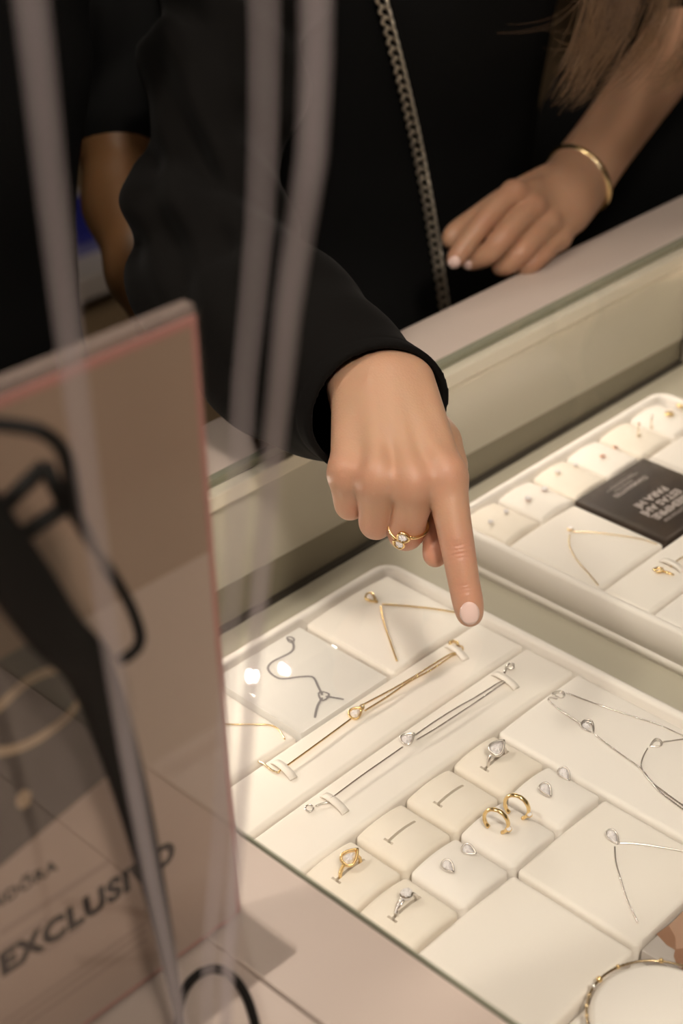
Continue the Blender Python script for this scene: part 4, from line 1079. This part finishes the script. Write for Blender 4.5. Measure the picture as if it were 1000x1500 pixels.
# bracelet
bw = Kw(PY(848,262,0.388)); axb = JB(930,148,0.412,1)[0] - JB(836,276,0.385,1)[0]; axb /= np.linalg.norm(axb)
bt = empty('gold_bangle', PY(848,262,0.388), 'gold bangle with a small clasp on the bare wrist', 'bracelet')
e1 = np.cross(axb, [0,0,1.0]); e1 /= np.linalg.norm(e1); e2 = np.cross(axb, e1)
axt = axb*0.92 + e1*0.1; 
ring_b = [toW(bw + 0.0325*(e1*math.cos(a)) + 0.0305*e2*math.sin(a) + axb*(0.006*math.cos(a))) for a in np.linspace(0, 2*math.pi, 49)[:-1]]
MB().tube(ring_b, 0.0034, 8, True, flat=1.0).build('band', GOLD, bt, True)
for i in (12, 13, 14, 34, 35, 36, 46):
    MB().lathe([(0.0012,-0.003),(0.0036,-0.0018),(0.004,0),(0.0036,0.0018),(0.0012,0.003)], ring_b[i], 10).build('bead', GOLDW, bt, True)

# ------------------------------------------------------------------ person C: bare elbow behind the sleeve
pc_ = empty('person', (0.02, 0.72, 0.0), 'dark-clothed person with a bare arm beside the pointing customer', 'person')
c = Field((-0.30, -0.50, 1.38), (-0.12, -0.13, 1.62), 0.003, RC, CAM)
c.chainc([(K(165,60,1.53), 0.037), (K(168,190,1.52), 0.035), (K(178,300,1.50), 0.032), (K(205,400,1.47), 0.027), (K(235,470,1.44), 0.024)], 0.02)
meC = c.mesh('person_arm'); blush(meC, [])
SKIN_C = skin_material('skin_tan', (0.22, 0.11, 0.045), (0.17, 0.07, 0.03))
tag(link_mesh('body', meC, SKIN_C, pc_, True), 'bare bent arm')
cs = Field((-0.31, -0.62, 1.40), (-0.12, -0.32, 1.66), 0.004, RC, CAM)
cs.chainc([(K(160,-120,1.54), 0.060), (K(166,60,1.53), 0.050), (K(168,178,1.52), 0.046)], 0.02)
link_mesh('sleeve', cs.mesh('sleeve'), BLACKKNIT, pc_, True)
q_ = PY(118, 300, 0.62)
torso(q_[0]-0.20, 0.64, 0, 0.2, 'top', pc_)

# ------------------------------------------------------------------ hair
HAIRB = mat('brown_hair', (0.16, 0.085, 0.04), 0.35, noise=(30, 0.6, (0.26, 0.15, 0.07)))
HAIRD = mat('dark_brown_hair', (0.045, 0.022, 0.012), 0.4, noise=(30, 0.6, (0.09, 0.045, 0.022)))
def hair(guides, count, r, name, material, parent, spread, seed):
    """guides: (root pts list in (px, py, depth)); strands scattered around guides"""
    rg_ = np.random.default_rng(seed); mb = MB()
    for i in range(count):
        gd = guides[rg_.integers(len(guides))]; o_ = rg_.normal(0, spread, 3); e_ = rg_.normal(0, spread*1.6, 3)
        P = [PD(*q) for q in gd]; n = len(P)
        P = [p + o_*(1-0.35*k/(n-1)) + e_*(k/(n-1))**2*0.6 for k, p in enumerate(P)]
        cut = rg_.uniform(0.82, 1.0); P = spline(P, 16); P = P[:max(4, int(len(P)*cut))]
        mb.tube(P, list(np.linspace(r, r*0.35, len(P))), 4)
    return mb.build(name, material, parent, True)
hair([[(935,-160,1.36),(925,-40,1.355),(895,50,1.35),(860,105,1.345),(830,150,1.34)], [(985,-160,1.37),(980,-40,1.365),(960,40,1.36),(925,95,1.35),(870,130,1.345)],
      [(1040,-160,1.37),(1035,-20,1.365),(1015,60,1.36),(985,110,1.355),(955,120,1.35)], [(900,-160,1.35),(885,-60,1.345),(870,20,1.34),(850,80,1.335),(835,115,1.335)]], 420, 0.00028, 'hair', HAIRB, pb, 0.0075, 3)
strays = [[(900,-60,1.34),(830,20,1.33),(770,42,1.325),(700,42,1.32)], [(880,-60,1.34),(875,-10,1.34),(860,30,1.335),(830,40,1.33),(790,38,1.33)], [(920,-20,1.34),(890,70,1.34),(850,95,1.33),(800,86,1.33)],
          [(930,0,1.34),(900,90,1.34),(860,140,1.33),(815,158,1.33)], [(910,-30,1.34),(880,60,1.34),(840,72,1.33),(810,66,1.33)]]
hair(strays, 26, 0.00016, 'stray_hair', HAIRB, pb, 0.004, 5)
hair([[(-10,-120,1.36),(5,60,1.36),(25,200,1.36),(50,330,1.36),(70,430,1.355)], [(-60,-120,1.36),(-30,80,1.36),(0,240,1.36),(35,400,1.355)], [(25,-120,1.37),(30,80,1.37),(45,220,1.365),(80,360,1.36)]], 260, 0.0003, 'hair', HAIRD, pc_, 0.009, 4)

# ================================================================== BACKGROUND OF THE SHOP
p0 = PY(115, 425, 2.3); p1 = PY(260, 425, 2.3)
zt_ = PY(150, 398, 2.3)[2]; zb_ = PY(150, 432, 2.3)[2]
tb = empty('low_display_table', ((p0[0]+p1[0])/2, 2.45, 0.0), 'low white display table far behind the customers', 'table')
MB().box((p0[0]-0.4, 2.3, zb_), (p1[0]+0.5, 2.75, zt_)).build('table_top', mat('table_white', (0.55,0.50,0.46), 0.5), tb, bevel=0.003)
for dx in (-0.36, 0.46):
    for dy in (2.33, 2.72):
        x_ = (p0[0] if dx < 0 else p1[0]) + dx
        MB().box((x_-0.02, dy-0.02, 0.0), (x_+0.02, dy+0.02, zb_)).build('leg', MATS['table_white'], tb)
zu = PY(150, 335, 2.4)[2]; pu0 = PY(100, 370, 2.4); pu1 = PY(200, 370, 2.4)
bb = empty('blue_box', ((pu0[0]+pu1[0])/2, 2.5, zt_), 'blue gift box on the low white table', 'box')
MB().box((pu0[0], 2.4, zt_), (pu1[0], 2.62, zt_+(zu-zt_)*0.62)).build('box_base', mat('pale_blue_card', (0.16,0.16,0.36), 0.5), bb, bevel=0.002)
MB().box((pu0[0]-0.004, 2.396, zt_+(zu-zt_)*0.62), (pu1[0]+0.004, 2.624, zu)).build('lid', mat('deep_blue_card', (0.03,0.035,0.30), 0.5), bb, bevel=0.002)
pp = PY(893, 300, 2.2); 
o = MB().box((pp[0]-0.045, 2.2, 0.0), (pp[0]+0.045, 2.29, 2.2)).build('display_post', mat('post_brown', (0.16,0.10,0.05), 0.5), None, bevel=0.004, origin=(pp[0], 2.245, 0)); tag(o, 'brown post standing between the two customers', 'post')

# ================================================================== LAMPS
def lamp(kind, pos, aim, watts, deg, rad, label=None):
    pos = np.array(pos); d = np.array(aim) - pos; d /= np.linalg.norm(d)
    label = {'twin': 'small ceiling spotlight reflected in the glass', 'over': 'ceiling spotlight above the display case', 'behind': 'ceiling spotlight above the customers', 'side': 'added fill spotlight on the sign side of the counter'}[kind]
    if kind == 'twin': label += ', farther from the staff side' if pos[1] > 1.97 else ', nearer the staff side'
    t = empty('ceiling_spotlight', (pos[0], pos[1], 3.0), label, 'lamp', 'twin ceiling spotlights' if kind == 'twin' else None)
    Mx = Vector(d).to_track_quat('Z', 'Y').to_matrix().to_4x4(); Mx.translation = Vector(pos)
    MB().lathe([(0.020,-0.075),(rad+0.012,-0.07),(rad+0.014,0.004),(rad+0.008,0.004),(rad+0.006,-0.012)], (0,0,0), 24).xf(Mx).build('housing', BLACKPL, t, True)
    MB().lathe([(rad,-0.008),(rad,-0.004)], (0,0,0), 24).xf(Mx).build('lens', mat('lamp_lens', (1,1,1), 0.5, emit=((1.0,0.9,0.78), 260.0)), t)
    e_ = pos - d*0.07
    MB().tube([e_, (e_[0], e_[1], 3.0)], 0.008, 8).build('stem', BLACKPL, t, True)
    L = bpy.data.lights.new('spot', 'SPOT'); L.energy = watts; L.color = WARM; L.spot_size = math.radians(deg); L.spot_blend = 0.55; L.shadow_soft_size = rad
    lo = bpy.data.objects.new('spot', L); COL.objects.link(lo); lo.location = pos + d*0.012
    lo.rotation_euler = Vector(-d).to_track_quat('Z', 'Y').to_euler(); 
    lo.parent = t; lo.matrix_parent_inverse = Matrix.Translation(-t.location)
for L_ in LAMPS: lamp(*L_)

def fill_panel(c, size, watts, label):
    t = empty('unseen_fill_panel', (c[0], c[1], 3.0), label, 'lamp')
    w, d = size[0]/2, size[1]/2
    MB().box((c[0]-w-0.03, c[1]-d-0.03, c[2]+0.005), (c[0]+w+0.03, c[1]+d+0.03, 3.0)).build('frame', mat('white_metal', (0.7,0.7,0.7), 0.4), t, bevel=0.003)
    MB().box((c[0]-w, c[1]-d, c[2]), (c[0]+w, c[1]+d, c[2]+0.0049)).build('diffuser', mat('fill_panel_diffuser', (0.9,0.9,0.9), 0.5, emit=((1.0,0.88,0.77), 2.0)), t)
    L = bpy.data.lights.new('fill_panel_light', 'AREA'); L.shape = 'RECTANGLE'; L.size, L.size_y = size; L.energy = watts; L.color = WARM
    o = bpy.data.objects.new('fill_panel_light', L); COL.objects.link(o); o.location = (c[0], c[1], c[2]-0.004)
    o.parent = t; o.matrix_parent_inverse = Matrix.Translation(-t.location)
for (c_, s_, w_), lab in zip(FILL_PANELS, ('added fill light panel above the staff side of the case', 'added fill light panel beyond the end of the case')): fill_panel(c_, s_, w_, lab)
